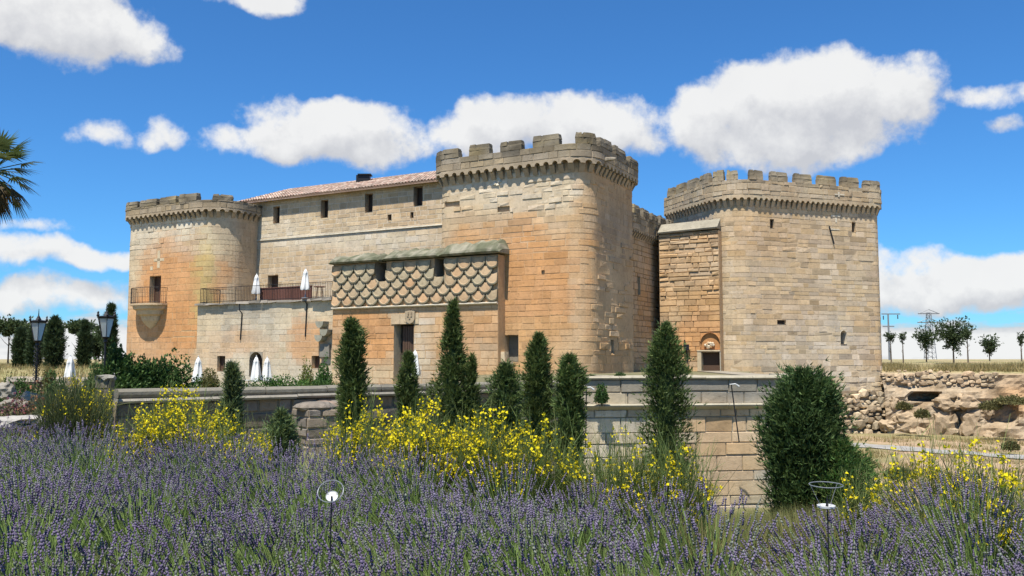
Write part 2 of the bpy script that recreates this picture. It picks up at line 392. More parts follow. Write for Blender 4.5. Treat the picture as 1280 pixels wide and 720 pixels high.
def blocks(par, P, s0, s1, z0, z1, colfn, ch=.37, bl=.75, holes=(), proud=.0, back=-.06, rough=.008, roughfn=None, nparts=300, name='stone_block', mat=None, joint=.007, sag=0.):
    L = []; z = z0
    while z < z1 - .08:
        h = min(ch * random.uniform(.72, 1.25), z1 - z)
        if z1 - z - h < .12: h = z1 - z
        q = s0
        while q < s1 - .03:
            l = bl * random.choice((random.uniform(.5, 1.2), random.uniform(.8, 2.1)))
            if s1 - q - l < .25: l = s1 - q
            rs = [(q, q + l, z, z + h)]
            for H in holes: rs = [y for x in rs for y in sub_rect(x, H)]
            for r in rs:
                m = P.pos((r[0] + r[1]) / 2, (r[2] + r[3]) / 2); rg = rough; skip = False; jn = joint
                if roughfn:
                    rg = roughfn(m, (r[0] + r[1]) / 2)
                    if rg > .03: jn = joint * 2.2
                pr = proud + random.uniform(-rg, rg)
                if rg > .03 and random.random() < .13: pr = proud - rg * 1.6
                if random.random() < (.3 if rg > .02 else .09): e_ = random.uniform(.015, .05); r = (r[0], r[1], r[2] + e_, r[3]) if random.random() < .7 else (r[0] + e_, r[1], r[2], r[3])
                b_ = block_mb(P, r, max(pr, back + .012), back, colfn, jn, .014 + min(rg, .05) * .5, min(.03, rg * .9))
                if b_: L.append(b_)
            q += l
        z += h
    L.sort(key=lambda m: -m.area)
    for m in L[:nparts]: m.build(name, mat or STONE, par)
    rest = MB()
    for m in L[nparts:]: rest.add(m.v, m.f, m.c)
    if rest.v: rest.build(name, mat or STONE, par, kind='stuff')
    return L
def core(par, P, z0, z1, off, col, holes=(), s0=0, s1=None, name='wall', mat=None, top=True, thick=None, mortar=((.34, .27, .18), .3)):
    s1 = P.L if s1 is None else s1; mb = MB()
    ss = sorted(set([round(x, 4) for x in P.brk(s0, s1)] + [round(x, 4) for h in holes for x in h[:2] if s0 < x < s1]))
    zs = sorted(set([z0, z1] + [round(x, 4) for h in holes for x in h[2:] if z0 < x < z1]))
    cf = col if callable(col) else (lambda p: col)
    for a, b in zip(ss, ss[1:]):
        for c, d in zip(zs, zs[1:]):
            mx, mz = (a + b) / 2, (c + d) / 2
            if any(h[0] < mx < h[1] and h[2] < mz < h[3] for h in holes): continue
            v = [P.pos(a, c, off), P.pos(b, c, off), P.pos(b, d, off), P.pos(a, d, off)]
            mb.add(v, [(0, 1, 2, 3)], [lerp(cf(p), *mortar) for p in v])
    if top and P.closed: v = [P.pos(q, z1, off) for q in ss[:-1]]; mb.add(v, [tuple(range(len(v)))], GREY)
    if thick:                                                              # open wall with a back and a top
        v = [P.pos(q, z, off - t) for q in ss for z, t in ((z1, 0), (z1, thick), (z0, thick))]; n = len(ss)
        mb.add(v, [(i * 3, i * 3 + 3, i * 3 + 4, i * 3 + 1) for i in range(n - 1)] + [(i * 3 + 1, i * 3 + 4, i * 3 + 5, i * 3 + 2) for i in range(n - 1)], GREY)
        for q in (s0, s1):
            v = [P.pos(q, z0, off), P.pos(q, z0, off - thick), P.pos(q, z1, off - thick), P.pos(q, z1, off)]; mb.add(v, [(0, 1, 2, 3)], cf(v[0]))
    return mb.build(name, mat or STONE, par)
def opening(par, P, h, depth=.45, name='window', col=TAN, back=None, backname='unlit_void_panel', arch=False, frame=None):
    """the reveal of an opening, with what closes it as a sub-part"""
    a, b, c, d = h; mb = MB(); o = -.05
    if arch:
        n = 10; r = (b - a) / 2; zc = d - r
        ring = [(a, c), (b, c)] + [((a + b) / 2 + r * math.cos(math.pi * i / n), zc + r * math.sin(math.pi * i / n)) for i in range(n + 1)]
        fr = [P.pos(q, z, .03) for q, z in ring]; bk = [P.pos(q, z, -depth) for q, z in ring]; k = len(ring)
        mb.add(fr + bk, [(i, (i + 1) % k, k + (i + 1) % k, k + i) for i in range(k)], col)
        up = ring[2:]                                                       # spandrels
        for q0, lst in ((b, up[:n // 2 + 1]), (a, up[n // 2:])):
            v = [P.pos(q0, d, .012)] + [P.pos(q, z, .012) for q, z in lst]; mb.add(v, [(0, i + 1, i + 2) for i in range(len(lst) - 1)], col)
    else:
        fr = [P.pos(q, z, .015) for q, z in ((a, c), (b, c), (b, d), (a, d))]; bk = [P.pos(q, z, -depth) for q, z in ((a, c), (b, c), (b, d), (a, d))]
        mb.add(fr + bk, [(0, 1, 5, 4), (1, 2, 6, 5), (2, 3, 7, 6), (3, 0, 4, 7)], col)
    o_ = mb.build(name, STONE, par)
    m2 = MB(); m2.add([P.pos(q, z, -depth + .02) for q, z in ((a, c), (b, c), (b, d), (a, d))], [(0, 1, 2, 3)], tuple(x * .8 for x in col))
    m2.build(backname, back or DARK, o_)  # default back is a dark panel coloured as interior shade
    if frame:
        m3 = MB(); t = .05
        for q0, q1, z0, z1 in ((a, a + t, c, d), (b - t, b, c, d), (a + t, b - t, d - t, d), ((a + b) / 2 - t / 2, (a + b) / 2 + t / 2, c, d - t)):
            v = [P.pos(q, z, -depth + of) for of in (.03, .08) for q, z in ((q0, z0), (q1, z0), (q1, z1), (q0, z1))]
            m3.add(v, [(4, 5, 6, 7), (0, 1, 5, 4), (1, 2, 6, 5), (2, 3, 7, 6), (3, 0, 4, 7)])
        m3.build('frame', frame, o_)
    return o_
def pbox(mb, P, a, b, c, d, o0, o1, col, taper=0., jit=0.):
    """a stone from s a..b, z c..d, offset o0 (inside) .. o1 (outside) that follows the wall"""
    ss = P.brk(a, b); n = len(ss); vs = []; J = lambda: random.uniform(-jit, jit)
    for z, tp in ((c, 0), (d, taper)):
        for o in (o1 - tp, o0 + tp):
            for q in ss: q2 = a + tp + (b - a - 2 * tp) * (q - a) / (b - a); vs.append(P.pos(q2 + J(), z + J(), o + J()))
    ix = lambda t, i, k: t * 2 * n + i * n + k; fs = []
    for k in range(n - 1):
        fs += [(ix(0, 0, k), ix(0, 0, k + 1), ix(1, 0, k + 1), ix(1, 0, k)), (ix(0, 1, k + 1), ix(0, 1, k), ix(1, 1, k), ix(1, 1, k + 1)),
               (ix(1, 0, k), ix(1, 0, k + 1), ix(1, 1, k + 1), ix(1, 1, k)), (ix(0, 1, k), ix(0, 1, k + 1), ix(0, 0, k + 1), ix(0, 0, k))]
    e = n - 1
    fs += [(ix(0, 1, 0), ix(0, 0, 0), ix(1, 0, 0), ix(1, 1, 0)), (ix(0, 0, e), ix(0, 1, e), ix(1, 1, e), ix(1, 0, e))]
    cs = col if not callable(col) else [col(v) for v in vs]
    mb.add(vs, fs, cs)
def topcol(p):
    n = fbm(p.x, p.y, p.z, .9, 3); c = lerp((.25, .21, .15), (.12, .10, .07), sstep(-.4, .3, n)); return lerp(c, (.36, .27, .12), .4 * sstep(0, .5, fbm(p.x + 9, p.y, p.z, .6, 3)))
def battlement(par, P, s0, s1, zb, za, zsill, ztop, merl, sp=.43, proj_=.36, colfn=None, ruin=None):
    cf = colfn or (lambda p: lerp(lerp(TAN, GREY, .5), topcol(p), .25 + .75 * sstep(za, zsill + .1, p.z)))
    n = int(round((s1 - s0) / sp)); sp = (s1 - s0) / n; band = MB(); zm = zb + (za - zb) * .52
    for i in range(n + 1):                                                  # corbels
        q = s0 + i * sp; w = sp * .27; mb = MB(); prof = [(-.03, zb), (.03, zb), (proj_ * .3, zb + (zm - zb) * .4), (proj_ * .62, zm - .03), (proj_ * .66, zm + .04), (-.03, zm + .04)]
        if ruin and random.random() < ruin: prof = [(o * .5, z) for o, z in prof]
        k = len(prof); a, b = max(s0, q - w), min(s1, q + w)
        if b - a < .05: continue
        vs = [P.pos(x, z + random.uniform(-.015, .015), o) for x in (a, b) for o, z in prof]
        mb.add(vs, [tuple(range(k)), tuple(reversed(range(k, 2 * k)))] + [(j, k + j, k + (j + 1) % k, (j + 1) % k) for j in range(k)], [cf(v) for v in vs]); mb.build('corbel', STONE, par)
    for i in range(n):                                                      # little arches between them
        a = s0 + i * sp; b = a + sp; r = sp * .31; m = (a + b) / 2; zc = zm + .03
        fr = []
        arc = [(m - r * math.cos(math.pi * t / 6), zc + r * 1.15 * math.sin(math.pi * t / 6)) for t in range(7)]
        front = [(a, zc)] + arc + [(b, zc), (b, za), (a, za)]
        v = [P.pos(q, z, proj_) for q, z in front]; K = len(front)
        fs = [(0, 1, 2, K - 1), (2, 3, 4, K - 1), (4, K - 2, K - 1), (4, 5, 6, K - 2), (6, 7, 8, K - 2)]
        band.add(v, fs, [cf(x) for x in v])
        v = [P.pos(q, z, o) for q, z in [(a, zc)] + arc + [(b, zc)] for o in (proj_, -.03)]
        band.add(v, [(2 * j, 2 * j + 1, 2 * j + 3, 2 * j + 2) for j in range(8)], [cf(x) for x in v])
    band.build('arcaded_band', STONE, par)
    ring = MB(); pbox(ring, P, s0, s1, za, zsill - .02, -.25, proj_ - .03, cf); ring.build('parapet', STONE, par)
    blocks(par, P, s0, s1, za, zsill, cf, .40, .62, proud=proj_, back=proj_ - .05, rough=.02, nparts=120, name='parapet_stone', roughfn=lambda m, q: .022 + .02 * nz(q, m.z, 5))
    for a, b, *hh in merl:
        mb = MB(); zt = hh[0] if hh else ztop; zt += random.uniform(-.05, .05); zmid = zsill + (zt - zsill) * random.uniform(.42, .58); a = max(a, s0); b = min(b, s1)
        mid = (a + b) / 2 + random.uniform(-.15, .15)
        for q0, q1, z0, z1, tp in ((a, mid, zsill - .01, zmid, 0), (mid, b, zsill - .01, zmid, 0), (a, a + (b - a) * .34, zmid, zt, .05), (a + (b - a) * .34, b, zmid, zt + random.uniform(-.06, .03), .05)):
            pbox(mb, P, q0 + .012, q1 - .012, z0 + .008, z1 - .008, -.05, proj_ - .005 + random.uniform(-.02, .015), cf, tp, .018)
        pbox(mb, P, a + .03, b - .03, zsill - .03, zt - .1, -.02, proj_ - .04, cf)
        mb.build('merlon', STONE, par)
# ------------------------------------------------------------------ the castle
def zones(base, base2, spots):
    """stone colour of a wall: two mixed tones plus weathered patches (centre given where they stand in the photograph)"""
    def f(p):
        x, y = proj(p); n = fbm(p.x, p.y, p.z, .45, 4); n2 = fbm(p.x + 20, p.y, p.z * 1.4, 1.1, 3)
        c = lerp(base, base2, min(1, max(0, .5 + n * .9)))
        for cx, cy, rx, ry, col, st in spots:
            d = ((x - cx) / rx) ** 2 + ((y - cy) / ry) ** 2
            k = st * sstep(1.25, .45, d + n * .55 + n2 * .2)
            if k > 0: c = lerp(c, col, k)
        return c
    return f
def along(c, u, t): return Vector((c[0] + u[0] * t, c[1] + u[1] * t))
Z = lambda h: EYE + h
GROUND = -.1
# --- left tower
C1 = Vector((-20.75, 62.0)); a1 = along(C1, UA, 10.1); b1 = along(C1, UB, 4.6)
T1P = Path([along(a1, UB, 9), a1, C1, b1, along(b1, UA, 4), along(along(a1, UB, 9), -UA, 6)], [0, .9, 2.1, .3, 0, 0], closed=True)
f0 = T1P.S[T1P.ci[1][0]]; f1_ = T1P.S[T1P.ci[3][0]]
t1 = thing('corner_tower', 'orange and cream stone tower with a small iron balcony, farthest left', 'tower', (C1.x, C1.y, GROUND))
z1c = zones(TAN, CREAM, [(200, 292, 75, 34, PALE, .8), (225, 370, 66, 80, ORANGE, .9), (190, 420, 60, 60, ORANGE, .6), (265, 400, 22, 60, ORANGE, .5), (258, 350, 14, 70, YEL, .75), (240, 300, 30, 20, PALE, .5), (160, 340, 16, 60, CREAM, .5)])
door1 = T1P.rect(186, 345, 200, 379, f0, f1_)
bw = T1P.rect(233, 308, 238, 309, f0, f1_)
h1 = [door1]
TV[0] = .5
blocks(t1, T1P, f0 + .1, f1_ - .02, GROUND - .3, Z(10.45), z1c, .40, .8, h1, rough=.004, joint=.004, roughfn=lambda m, q: .028 if m.z > Z(8.2) and q < f0 + 9.5 and nz(q, m.z, 2, .6) > -.15 else .004)
TV[0] = 1.0
core(t1, T1P, GROUND - 1, Z(10.9), -.010, z1c, h1, mortar=(PALE, .12))
d1 = opening(t1, T1P, door1, .5, 'balcony_door', TAN, WOOD, 'door_leaf', frame=REDWOOD)
mer = [(T1P.spx(x0, 12, .36, f0, f1_), T1P.spx(x1, 12, .36, f0, f1_), Z(h)) for x0, x1, h in ((149, 171.5, 11.95), (174.5, 195.5, 11.95), (199, 219.5, 11.95), (223, 245.5, 12.0), (265, 291.5, 11.85), (299, 309, 11.5))]
battlement(t1, T1P, f0, f1_, Z(10.2), Z(10.85), Z(11.42), Z(11.95), mer, .5, .4, ruin=.15)
# carved cross, paler stone
mb = MB()
for r in ((194.5, 313, 198, 335), (190, 323, 203, 326.5), (186, 333, 189, 338), (195, 300, 198, 305)): a, b, c, d = T1P.rect(*r, f0, f1_); pbox(mb, T1P, a, b, c, d, -.02, .013, CREAM)
mb.build('carved_cross', STONE, t1)
# balcony: slab, cone bracket, railing
bs0 = T1P.spx(170, 5, 0, f0, f1_); bs1 = T1P.spx(209, 5, 0, f0, f1_); bm = (bs0 + bs1) / 2; bz = zat(380, *T1P.at(bm)); hw = (bs1 - bs0) / 2
bal = MB(); ell = [(bm - hw * math.cos(math.pi * j / 14), 1.2 * math.sin(math.pi * j / 14) ** .6 - .02) for j in range(15)]
vs = [T1P.pos(q, z, o) for z in (bz - .14, bz) for q, o in ell]; bal.add(vs, [tuple(reversed(range(15))), tuple(range(15, 30))] + [(j, j + 1, 16 + j, 15 + j) for j in range(14)], TAN); bal = bal.build('balcony', STONE, t1)
mb = MB(); nn_ = T1P.nrm(bm); rings = [(hw * .93, 1.12, bz - .14), (hw * .9, 1.05, bz - .4), (hw * .78, .86, bz - .5), (hw * .72, .78, bz - .8), (hw * .58, .55, bz - .9), (hw * .5, .45, bz - 1.25), (hw * .3, .2, bz - 1.6), (.05, .03, bz - 1.85)]
K = 12; vs = []
for hwid, dep, z in rings:
    for j in range(K + 1): th = math.pi * j / K; vs.append(T1P.pos(bm - hwid * math.cos(th), z, dep * math.sin(th)))
mb.add(vs, [(i * (K + 1) + j, i * (K + 1) + j + 1, (i + 1) * (K + 1) + j + 1, (i + 1) * (K + 1) + j) for i in range(len(rings) - 1) for j in range(K)], [lerp(TAN, CREAM, random.random()) for _ in vs])
mb.build('bracket', STONE, bal)
def rail(par, pts, h, sp=.13, r=.011, name='railing'):
    mb = MB()
    for a, b in zip(pts, pts[1:]):
        a = Vector(a); b = Vector(b); L = (b - a).length; n = max(1, int(L / sp))
        for t in (.08, h): mb.tube([a + Vector((0, 0, t)), b + Vector((0, 0, t))], .018, 4)
        for i in range(n + 1): p = a.lerp(b, i / n); mb.tube([p + Vector((0, 0, .0)), p + Vector((0, 0, h))], r if i % 12 else .02, 4)
    return mb.build(name, IRON, par)
rail(bal, [T1P.pos(bm + (q - bm) * .96, bz, o * .95) for q, o in ell[::2]], 1.15)

# --- central tower
C2 = Vector((4.15, 48.0)); a2 = along(C2, UA, 9.9); b2 = along(C2, UB, 7.5)
T2P = Path([along(a2, UB, 8), a2, C2, b2, along(b2, UA, 8), along(along(a2, UB, 8), -UA, 1)], [0, .8, 1.35, .7, 0, 0], closed=True)
e0 = T2P.S[T2P.ci[1][0]]; e1 = T2P.S[T2P.ci[3][1]]; eB = T2P.S[T2P.ci[2][1]]
t2 = thing('corner_tower', 'big central stone tower with orange lower face, in front of the tiled roof end', 'tower', (C2.x, C2.y, GROUND))
z2c = zones(OCHRE, lerp(OCHRE, TAN, .6), [(640, 350, 110, 130, ORANGE, .45), (640, 238, 95, 34, PALE, .85), (600, 265, 50, 22, CREAM, .6), (670, 350, 60, 90, ORANGE, .6), (665, 430, 60, 40, OCHRE, .7), (555, 280, 12, 50, CREAM, .7), (690, 260, 30, 40, CREAM, .6), (770, 290, 26, 50, GREY, .45), (765, 380, 25, 60, CREAM, .35), (765, 440, 30, 30, OCHRE, .5), (722, 350, 12, 90, CREAM, .45)])
hole2 = T2P.rect(627, 419, 648, 452, e0, eB); slit2 = T2P.rect(763, 425, 766.5, 441, eB, e1)
put = [T2P.rect(622, 258, 637, 264, e0, eB), T2P.rect(555, 252, 574, 258, e0, eB), T2P.rect(677, 338, 681, 342, e0, eB)]
H2 = [hole2, slit2] + put
def r2(m, q):
    x, y = proj(m)
    if q > eB - .6 and 300 < y < 445: return .085 if nz(q * .9, m.z * .8, 4) > -.1 else .025
    if y < 265 and nz(q, m.z, 2, .5) > -.2: return .032
    return .007
TV[0] = .8
blocks(t2, T2P, e0 + .05, e1, GROUND - .4, Z(10.75), z2c, .365, .82, H2, roughfn=r2)
TV[0] = 1.0
core(t2, T2P, GROUND - 1, Z(11.25), -.012, z2c, H2, mortar=((.48, .35, .20), .2))
opening(t2, T2P, hole2, .55, 'broken_niche', GREY, backname='niche_back', back=STONE); opening(t2, T2P, slit2, .4, 'arrow_slit')
for h in put: opening(t2, T2P, h, .12, 'putlog_hole', TAN, backname='hole_back', back=STONE)
mer = [(T2P.spx(x0, 13, .36, e0, e1), T2P.spx(x1, 13, .36, e0, e1), Z(h)) for x0, x1, h in ((541, 573.5, 12.55), (586, 612, 12.6), (625, 652.5, 12.6), (666, 699, 12.62), (719, 745, 12.6), (750, 765, 12.55), (769, 782, 12.5), (787, 799, 12.4))]
battlement(t2, T2P, e0, e1, Z(10.45), Z(11.22), Z(11.98), Z(12.6), mer, .56, .4, ruin=.06)
mb = MB()                                                                      # gargoyle spouts at the near corner
for px_ in (757,):
    q = T2P.spx(px_, 11.5, .4, e0, e1); p = T2P.pos(q, Z(11.3), .3); n = T2P.nrm(q); mb.tube([p, p + Vector((n.x, n.y, .03)) * .45, p + Vector((n.x, n.y, -.02)) * .75], [.13, .12, .07], 6, GREY)
mb.build('gargoyle', STONE, t2)
mb = MB()                                                                      # remains of a carved badge under the corbels
a, b, c, d = T2P.rect(614, 221, 628, 232, e0, eB); m_ = (a + b) / 2
for i in range(7): an = random.uniform(0, 6.28); pbox(mb, T2P, m_ + .2 * math.cos(an) - .1, m_ + .2 * math.cos(an) + .1, (c + d) / 2 + .2 * math.sin(an) - .08, (c + d) / 2 + .2 * math.sin(an) + .08, -.02, .07, PALE, .03, .02)
mb.build('carved_badge', STONE, t2)

# --- right tower
U3 = Vector((.943, .332)); V3 = Vector((-.332, .943))
C3 = Vector((14.25, 57.7)); a3 = along(C3, V3, 8.3); b3 = along(C3, U3, 12.75)
T3P = Path([a3, C3, b3, along(b3, V3, 9), along(a3, U3, 9)], [.4, 2.3, .7, 0, 0], closed=True)
g0 = T3P.S[T3P.ci[0][1]]; g1 = T3P.S[T3P.ci[2][1]]; gC = T3P.S[T3P.ci[1][0]]
t3 = thing('corner_tower', 'pale cream stone tower with an even row of battlements, farthest right', 'tower', (C3.x, C3.y, -3.5))
z3c = zones(CREAM, TAN, [(960, 340, 60, 70, TAN, .5), (1085, 455, 40, 25, OCHRE, .45), (950, 290, 60, 35, OCHRE, .3), (1030, 430, 70, 40, PALE, .45), (985, 400, 50, 30, TAN, .5), (1040, 300, 50, 40, TAN, .35), (1070, 470, 40, 16, PALE, .5)])
win3 = T3P.rect(1049.5, 413, 1057, 430, gC, g1)
sp3 = [T3P.rect(965, 274, 970, 285, gC, g1), T3P.rect(1068, 278, 1073, 290, gC, g1), T3P.rect(971, 400, 982, 405, gC, g1)]
H3 = [win3] + sp3
TV[0] = 1.5
blocks(t3, T3P, g0, g1, -.55, Z(10.35), z3c, .34, .72, H3, joint=.006, roughfn=lambda m, q: .03 if m.z < 1.0 and proj(m)[0] > 1060 else (.02 if nz(q, m.z, 1, .7) > .25 else .006))
TV[0] = 1.0
core(t3, T3P, -4.2, Z(10.95), -.012, z3c, H3, mortar=(CREAM, .3))
opening(t3, T3P, win3, .6, 'arched_window', PALE, arch=True)
for h in sp3: opening(t3, T3P, h, .25, 'drain_hole', TAN, backname='hole_back')
mer = [(T3P.spx(x0, 13, .33, g0, g1), T3P.spx(x1, 13, .33, g0, g1), Z(h)) for x0, x1, h in ((833.5, 841.5, 12.6), (844.5, 854.5, 12.6), (858, 869.5, 12.65), (873.5, 886, 12.65), (890, 904.5, 12.7), (908, 923, 12.7), (937, 955, 12.72), (964.5, 985.5, 12.7), (994.5, 1016, 12.68), (1024, 1046, 12.7), (1053.5, 1075, 12.65), (1082, 1101.5, 12.6))]
battlement(t3, T3P, g0, g1, Z(10.2), Z(10.98), Z(12.0), Z(12.7), mer, .42, .3, colfn=lambda p: lerp(lerp(CREAM, TAN, .5 + fbm(p.x, p.y, p.z, .8, 3)), topcol(p), .25 + .7 * sstep(Z(11.6), Z(12.5), p.z)))
mb = MB(); p = T3P.pos(T3P.spx(1037, 9, 0, gC, g1), zat(283, *T3P.at(T3P.spx(1037, 9, 0, gC, g1))), .05); q_ = T3P.pos(T3P.spx(1042, 9, 0, gC, g1), zat(305, *T3P.at(T3P.spx(1042, 9, 0, gC, g1))), .08); mb.tube([p, q_], .045, 5); mb.build('iron_rod', IRON, t3)
mb = MB()                                                                      # white stains scratched as crosses
for r in ((1044, 243.5, 1056, 245), (1048, 241, 1050, 247), (1042, 269, 1054, 271), (1047, 272, 1049.5, 278), (1041, 286, 1052, 287.5)): a, b, c, d = T3P.rect(*r, gC, g1); o = .315 if r[1] < 250 else .013; pbox(mb, T3P, a, b, c, d, o - .02, o + .012, PALE)
mb.build('lime_mark', STONE, t3)
# rubble footing of the right tower
FOOT = Path([along(along(C3, U3, 3), V3, -.35), along(along(b3, U3, .55), V3, -.35), along(along(b3, U3, .55), V3, 6)], [0, .8, 0])
def rubble(par, P, z0, z1, size, colfn, nparts=300, name='rubble_stone', mat=None, big=None, skipfn=None):
    L = []; z = z0; ico = bmesh.new(); bmesh.ops.create_icosphere(ico, subdivisions=1, radius=1); base = [v.co.copy() for v in ico.verts]; fcs = [tuple(v.index for v in f.verts) for f in ico.faces]
    while z < z1:
        h = size * random.uniform(.75, 1.25); q = random.uniform(-.3, 0)
        while q < P.L:
            l = h * random.uniform(1.0, 2.1); k0 = random.choice((.6, .85, 1., 1.2, 1.5)); zz = z + h / 2 + random.uniform(-.3, .3) * h + .5 * h * nz(q * .6, z, 8)
            if zz < z1 and not (skipfn and skipfn(q, zz)):
                qc = q + l / 2; n = P.nrm(min(qc, P.L)); t = Vector((-n.y, n.x)); c = P.pos(qc, zz, random.uniform(-.05, .03)); sd = random.random() * 99; col = colfn(c); k = random.uniform(.6, 1.2); rt = random.uniform(-.4, .4); vs = []
                for b in base:
                    s_ = 1 + .45 * nz(b.x * 1.3 + sd, b.y * 1.3, b.z * 1.3); bb = Vector([math.copysign(abs(x) ** .62, x) for x in b]) * s_
                    bb = Vector((bb.x * math.cos(rt) - bb.z * math.sin(rt) * .6, bb.y, bb.z * math.cos(rt) + bb.x * math.sin(rt) * .6)); o = t * (bb.x * l * .5 * k0) + n * (bb.y * h * .42); vs.append(Vector((c.x + o.x, c.y + o.y, c.z + bb.z * h * .48 * k0)))
                m = MB(); m.add(vs, fcs, tuple(x * k for x in col)); m.area = l * h / c.y ** 2; L.append(m)
            q += l
        z += h * .92
    L.sort(key=lambda m: -m.area)
    for m in L[:nparts]: m.build(name, mat or RUB, par)
    rest = MB(); [rest.add(m.v, m.f, m.c) for m in L[nparts:]]
    if rest.v: rest.build(name, mat or RUB, par, kind='stuff')
core(t3, FOOT, -4.4, -.5, -.2, lambda p: (.26, .19, .12), name='footing', mat=RUB, thick=.35)
rubble(t3, FOOT, -3.9, -.45, .40, lambda c: lerp(CREAM, TAN, random.random()), 220, 'footing_stone')

# --- residential wing with tiled roof
w_l = Vector((-19.6, 65.55)); WP = Path([along(w_l, UA, 1.2), along(w_l, -UA, 19)])
wing = thing('residential_wing', 'long stone wing with small windows under a low red tiled roof', 'building', (w_l.x, w_l.y, GROUND))
zwc = zones(CREAM, TAN, [(430, 250, 120, 22, TAN, .5), (440, 300, 110, 12, PALE, .7), (400, 330, 90, 26, TAN, .5), (500, 270, 50, 20, OCHRE, .25), (345, 290, 30, 20, PALE, .4)])
HW = [WP.rect(*r) for r in ((339, 258, 347, 279), (399, 250, 408, 272), (454.5, 242, 464, 265), (516, 233, 527, 257), (334, 344, 347, 369))]
hw_small = [WP.rect(483.5, 268, 488, 275), WP.rect(512, 265, 516, 272)]
zeave = Z(11.75)
blocks(wing, WP, 0.05, WP.L - .05, GROUND, zeave, zwc, .36, .62, HW + hw_small, rough=.006, joint=.014)
core(wing, WP, GROUND - 1, zeave, -.010, zwc, HW + hw_small, thick=.8, mortar=(PALE, .6))
for i, h in enumerate(HW): opening(wing, WP, h, .5, 'window' if i < 4 else 'door', TAN, WOOD if i == 4 else DARK, 'door_leaf' if i == 4 else 'unlit_void_panel', frame=WOOD)
for h in hw_small: opening(wing, WP, h, .2, 'vent_hole', TAN, backname='hole_back')
mb = MB(); r = WP.rect(320, 299, 545, 301)                                          # pale string course
zl = zat(300.5, *WP.at(WP.spx(330, 5))) ; pbox(mb, WP, .3, WP.L - .3, zl, zl + .1, -.03, .07, PALE, 0, .01); mb.build('string_course', STONE, wing)
# roof: pantile rows
TILE = mat_stone('roof_tile', .5, .3)
roof = MB(); SL = math.tan(R(19)); dp = 5.4; ov = .55; pit = .26; ncol = int(WP.L / pit)
base = MB(); v = [WP.pos(0, zeave - .02, ov - .06), WP.pos(WP.L, zeave - .02, ov - .06), WP.pos(WP.L, zeave + (dp + ov) * SL - .06, -dp), WP.pos(0, zeave + (dp + ov) * SL - .06, -dp)]
v += [p - Vector((0, 0, .10)) for p in v]
v += [WP.pos(WP.L, zeave, -11), WP.pos(0, zeave, -11)]
base.add(v, [(0, 1, 2, 3), (4, 7, 6, 5), (0, 4, 5, 1), (0, 3, 7, 4), (1, 5, 6, 2), (2, 8, 9, 3)], (.30, .20, .14)); roof_o = base.build('roof', TILE, wing)
tr = 12
for i in range(ncol):
    s = (i + .5) * pit
    for j in range(tr):
        o0 = ov - j * (dp + ov) / tr; o1 = ov - (j + 1.12) * (dp + ov) / tr; k = random.uniform(.7, 1.25); c = random.choice([(.42, .26, .20), (.50, .37, .29), (.42, .30, .23), (.55, .43, .34), (.36, .27, .21)]); vs = []
        for o, rr in ((o0, .105), (o1, .09)):
            z = zeave + (ov - o) * SL + (.03 if o == o0 else 0)
            for t in range(5): a = math.pi * t / 4; vs.append(WP.pos(s - rr * math.cos(a), z + rr * .85 * math.sin(a), o))
        roof.add(vs, [(t, t + 1, t + 6, t + 5) for t in range(4)] + [(0, 5 - 5, 1, 2), (2, 3, 4)], tuple(x * k for x in c))
roof.f = [f for f in roof.f if len(set(f)) == len(f)]; roof.m = [0] * len(roof.f)
roof.build('roof_tile', TILE, wing, kind='stuff')
mb = MB(); q = WP.spx(457, 13, -4.2); p = WP.pos(q, zeave + 4.3 * SL, -3.9); mb.box(p.x - .5, p.x + .5, p.y - .3, p.y + .3, p.z - .3, p.z + .55); mb.box(p.x - .38, p.x + .62, p.y - .4, p.y + .4, p.z + .55, p.z + .63); mb.build('chimney', IRON, roof_o)

# --- terrace storey in front of the wing
def plane_pt(d, px):                                         # point on the facade plane at distance d seen at px
    k = (px - 640) / F; Y = d / (NA.x * k + NA.y); return Vector((k * Y, Y))
DT = -43.45
TP = Path([plane_pt(DT, 246.5), plane_pt(DT, 417)])
terr = thing('terrace_building', 'pale plastered stone storey carrying the railed terrace, between tower and gate', 'building', (*TP.at(0), GROUND))
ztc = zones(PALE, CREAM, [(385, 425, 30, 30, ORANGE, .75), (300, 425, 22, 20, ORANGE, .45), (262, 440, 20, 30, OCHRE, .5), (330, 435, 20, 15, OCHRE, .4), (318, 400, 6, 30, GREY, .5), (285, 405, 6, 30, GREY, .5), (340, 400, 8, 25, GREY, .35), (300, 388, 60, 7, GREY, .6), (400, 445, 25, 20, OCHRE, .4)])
HT = [TP.rect(273.5, 445, 283, 464), TP.rect(391, 445, 401, 460), TP.rect(313.5, 440, 329.5, 470)]
zter = Z(3.72)
TV[0] = .45
blocks(terr, TP, 0, TP.L, GROUND - .2, zter, ztc, .38, .8, HT, rough=.004, joint=.003)
TV[0] = 1.0
core(terr, TP, GROUND - 1, zter, -.008, ztc, HT, thick=4.4, mortar=(PALE, .1))
opening(terr, TP, HT[0], .3, 'window', TAN, WOOD, 'shutter', frame=WOOD); opening(terr, TP, HT[1], .35, 'window', TAN, WOOD, 'shutter'); opening(terr, TP, HT[2], .6, 'arched_doorway', GREY, arch=True)
mb = MB(); q = -.15                                           # crumbling slab edge
while q < TP.L: l = random.uniform(.5, 1.3); pbox(mb, TP, max(q, 0), min(q + l, TP.L), zter + .0, zter + random.uniform(.10, .2), -4.3, .16 + random.uniform(0, .16), (.30, .26, .21), .02, .03); q += l
slab = mb.build('slab_edge', STONE, terr)
rail(terr, [TP.pos(.3, zter + .15, -2.2), TP.pos(.3, zter + .15, .05), TP.pos(TP.L - .1, zter + .15, .05)], 1.05, .14)
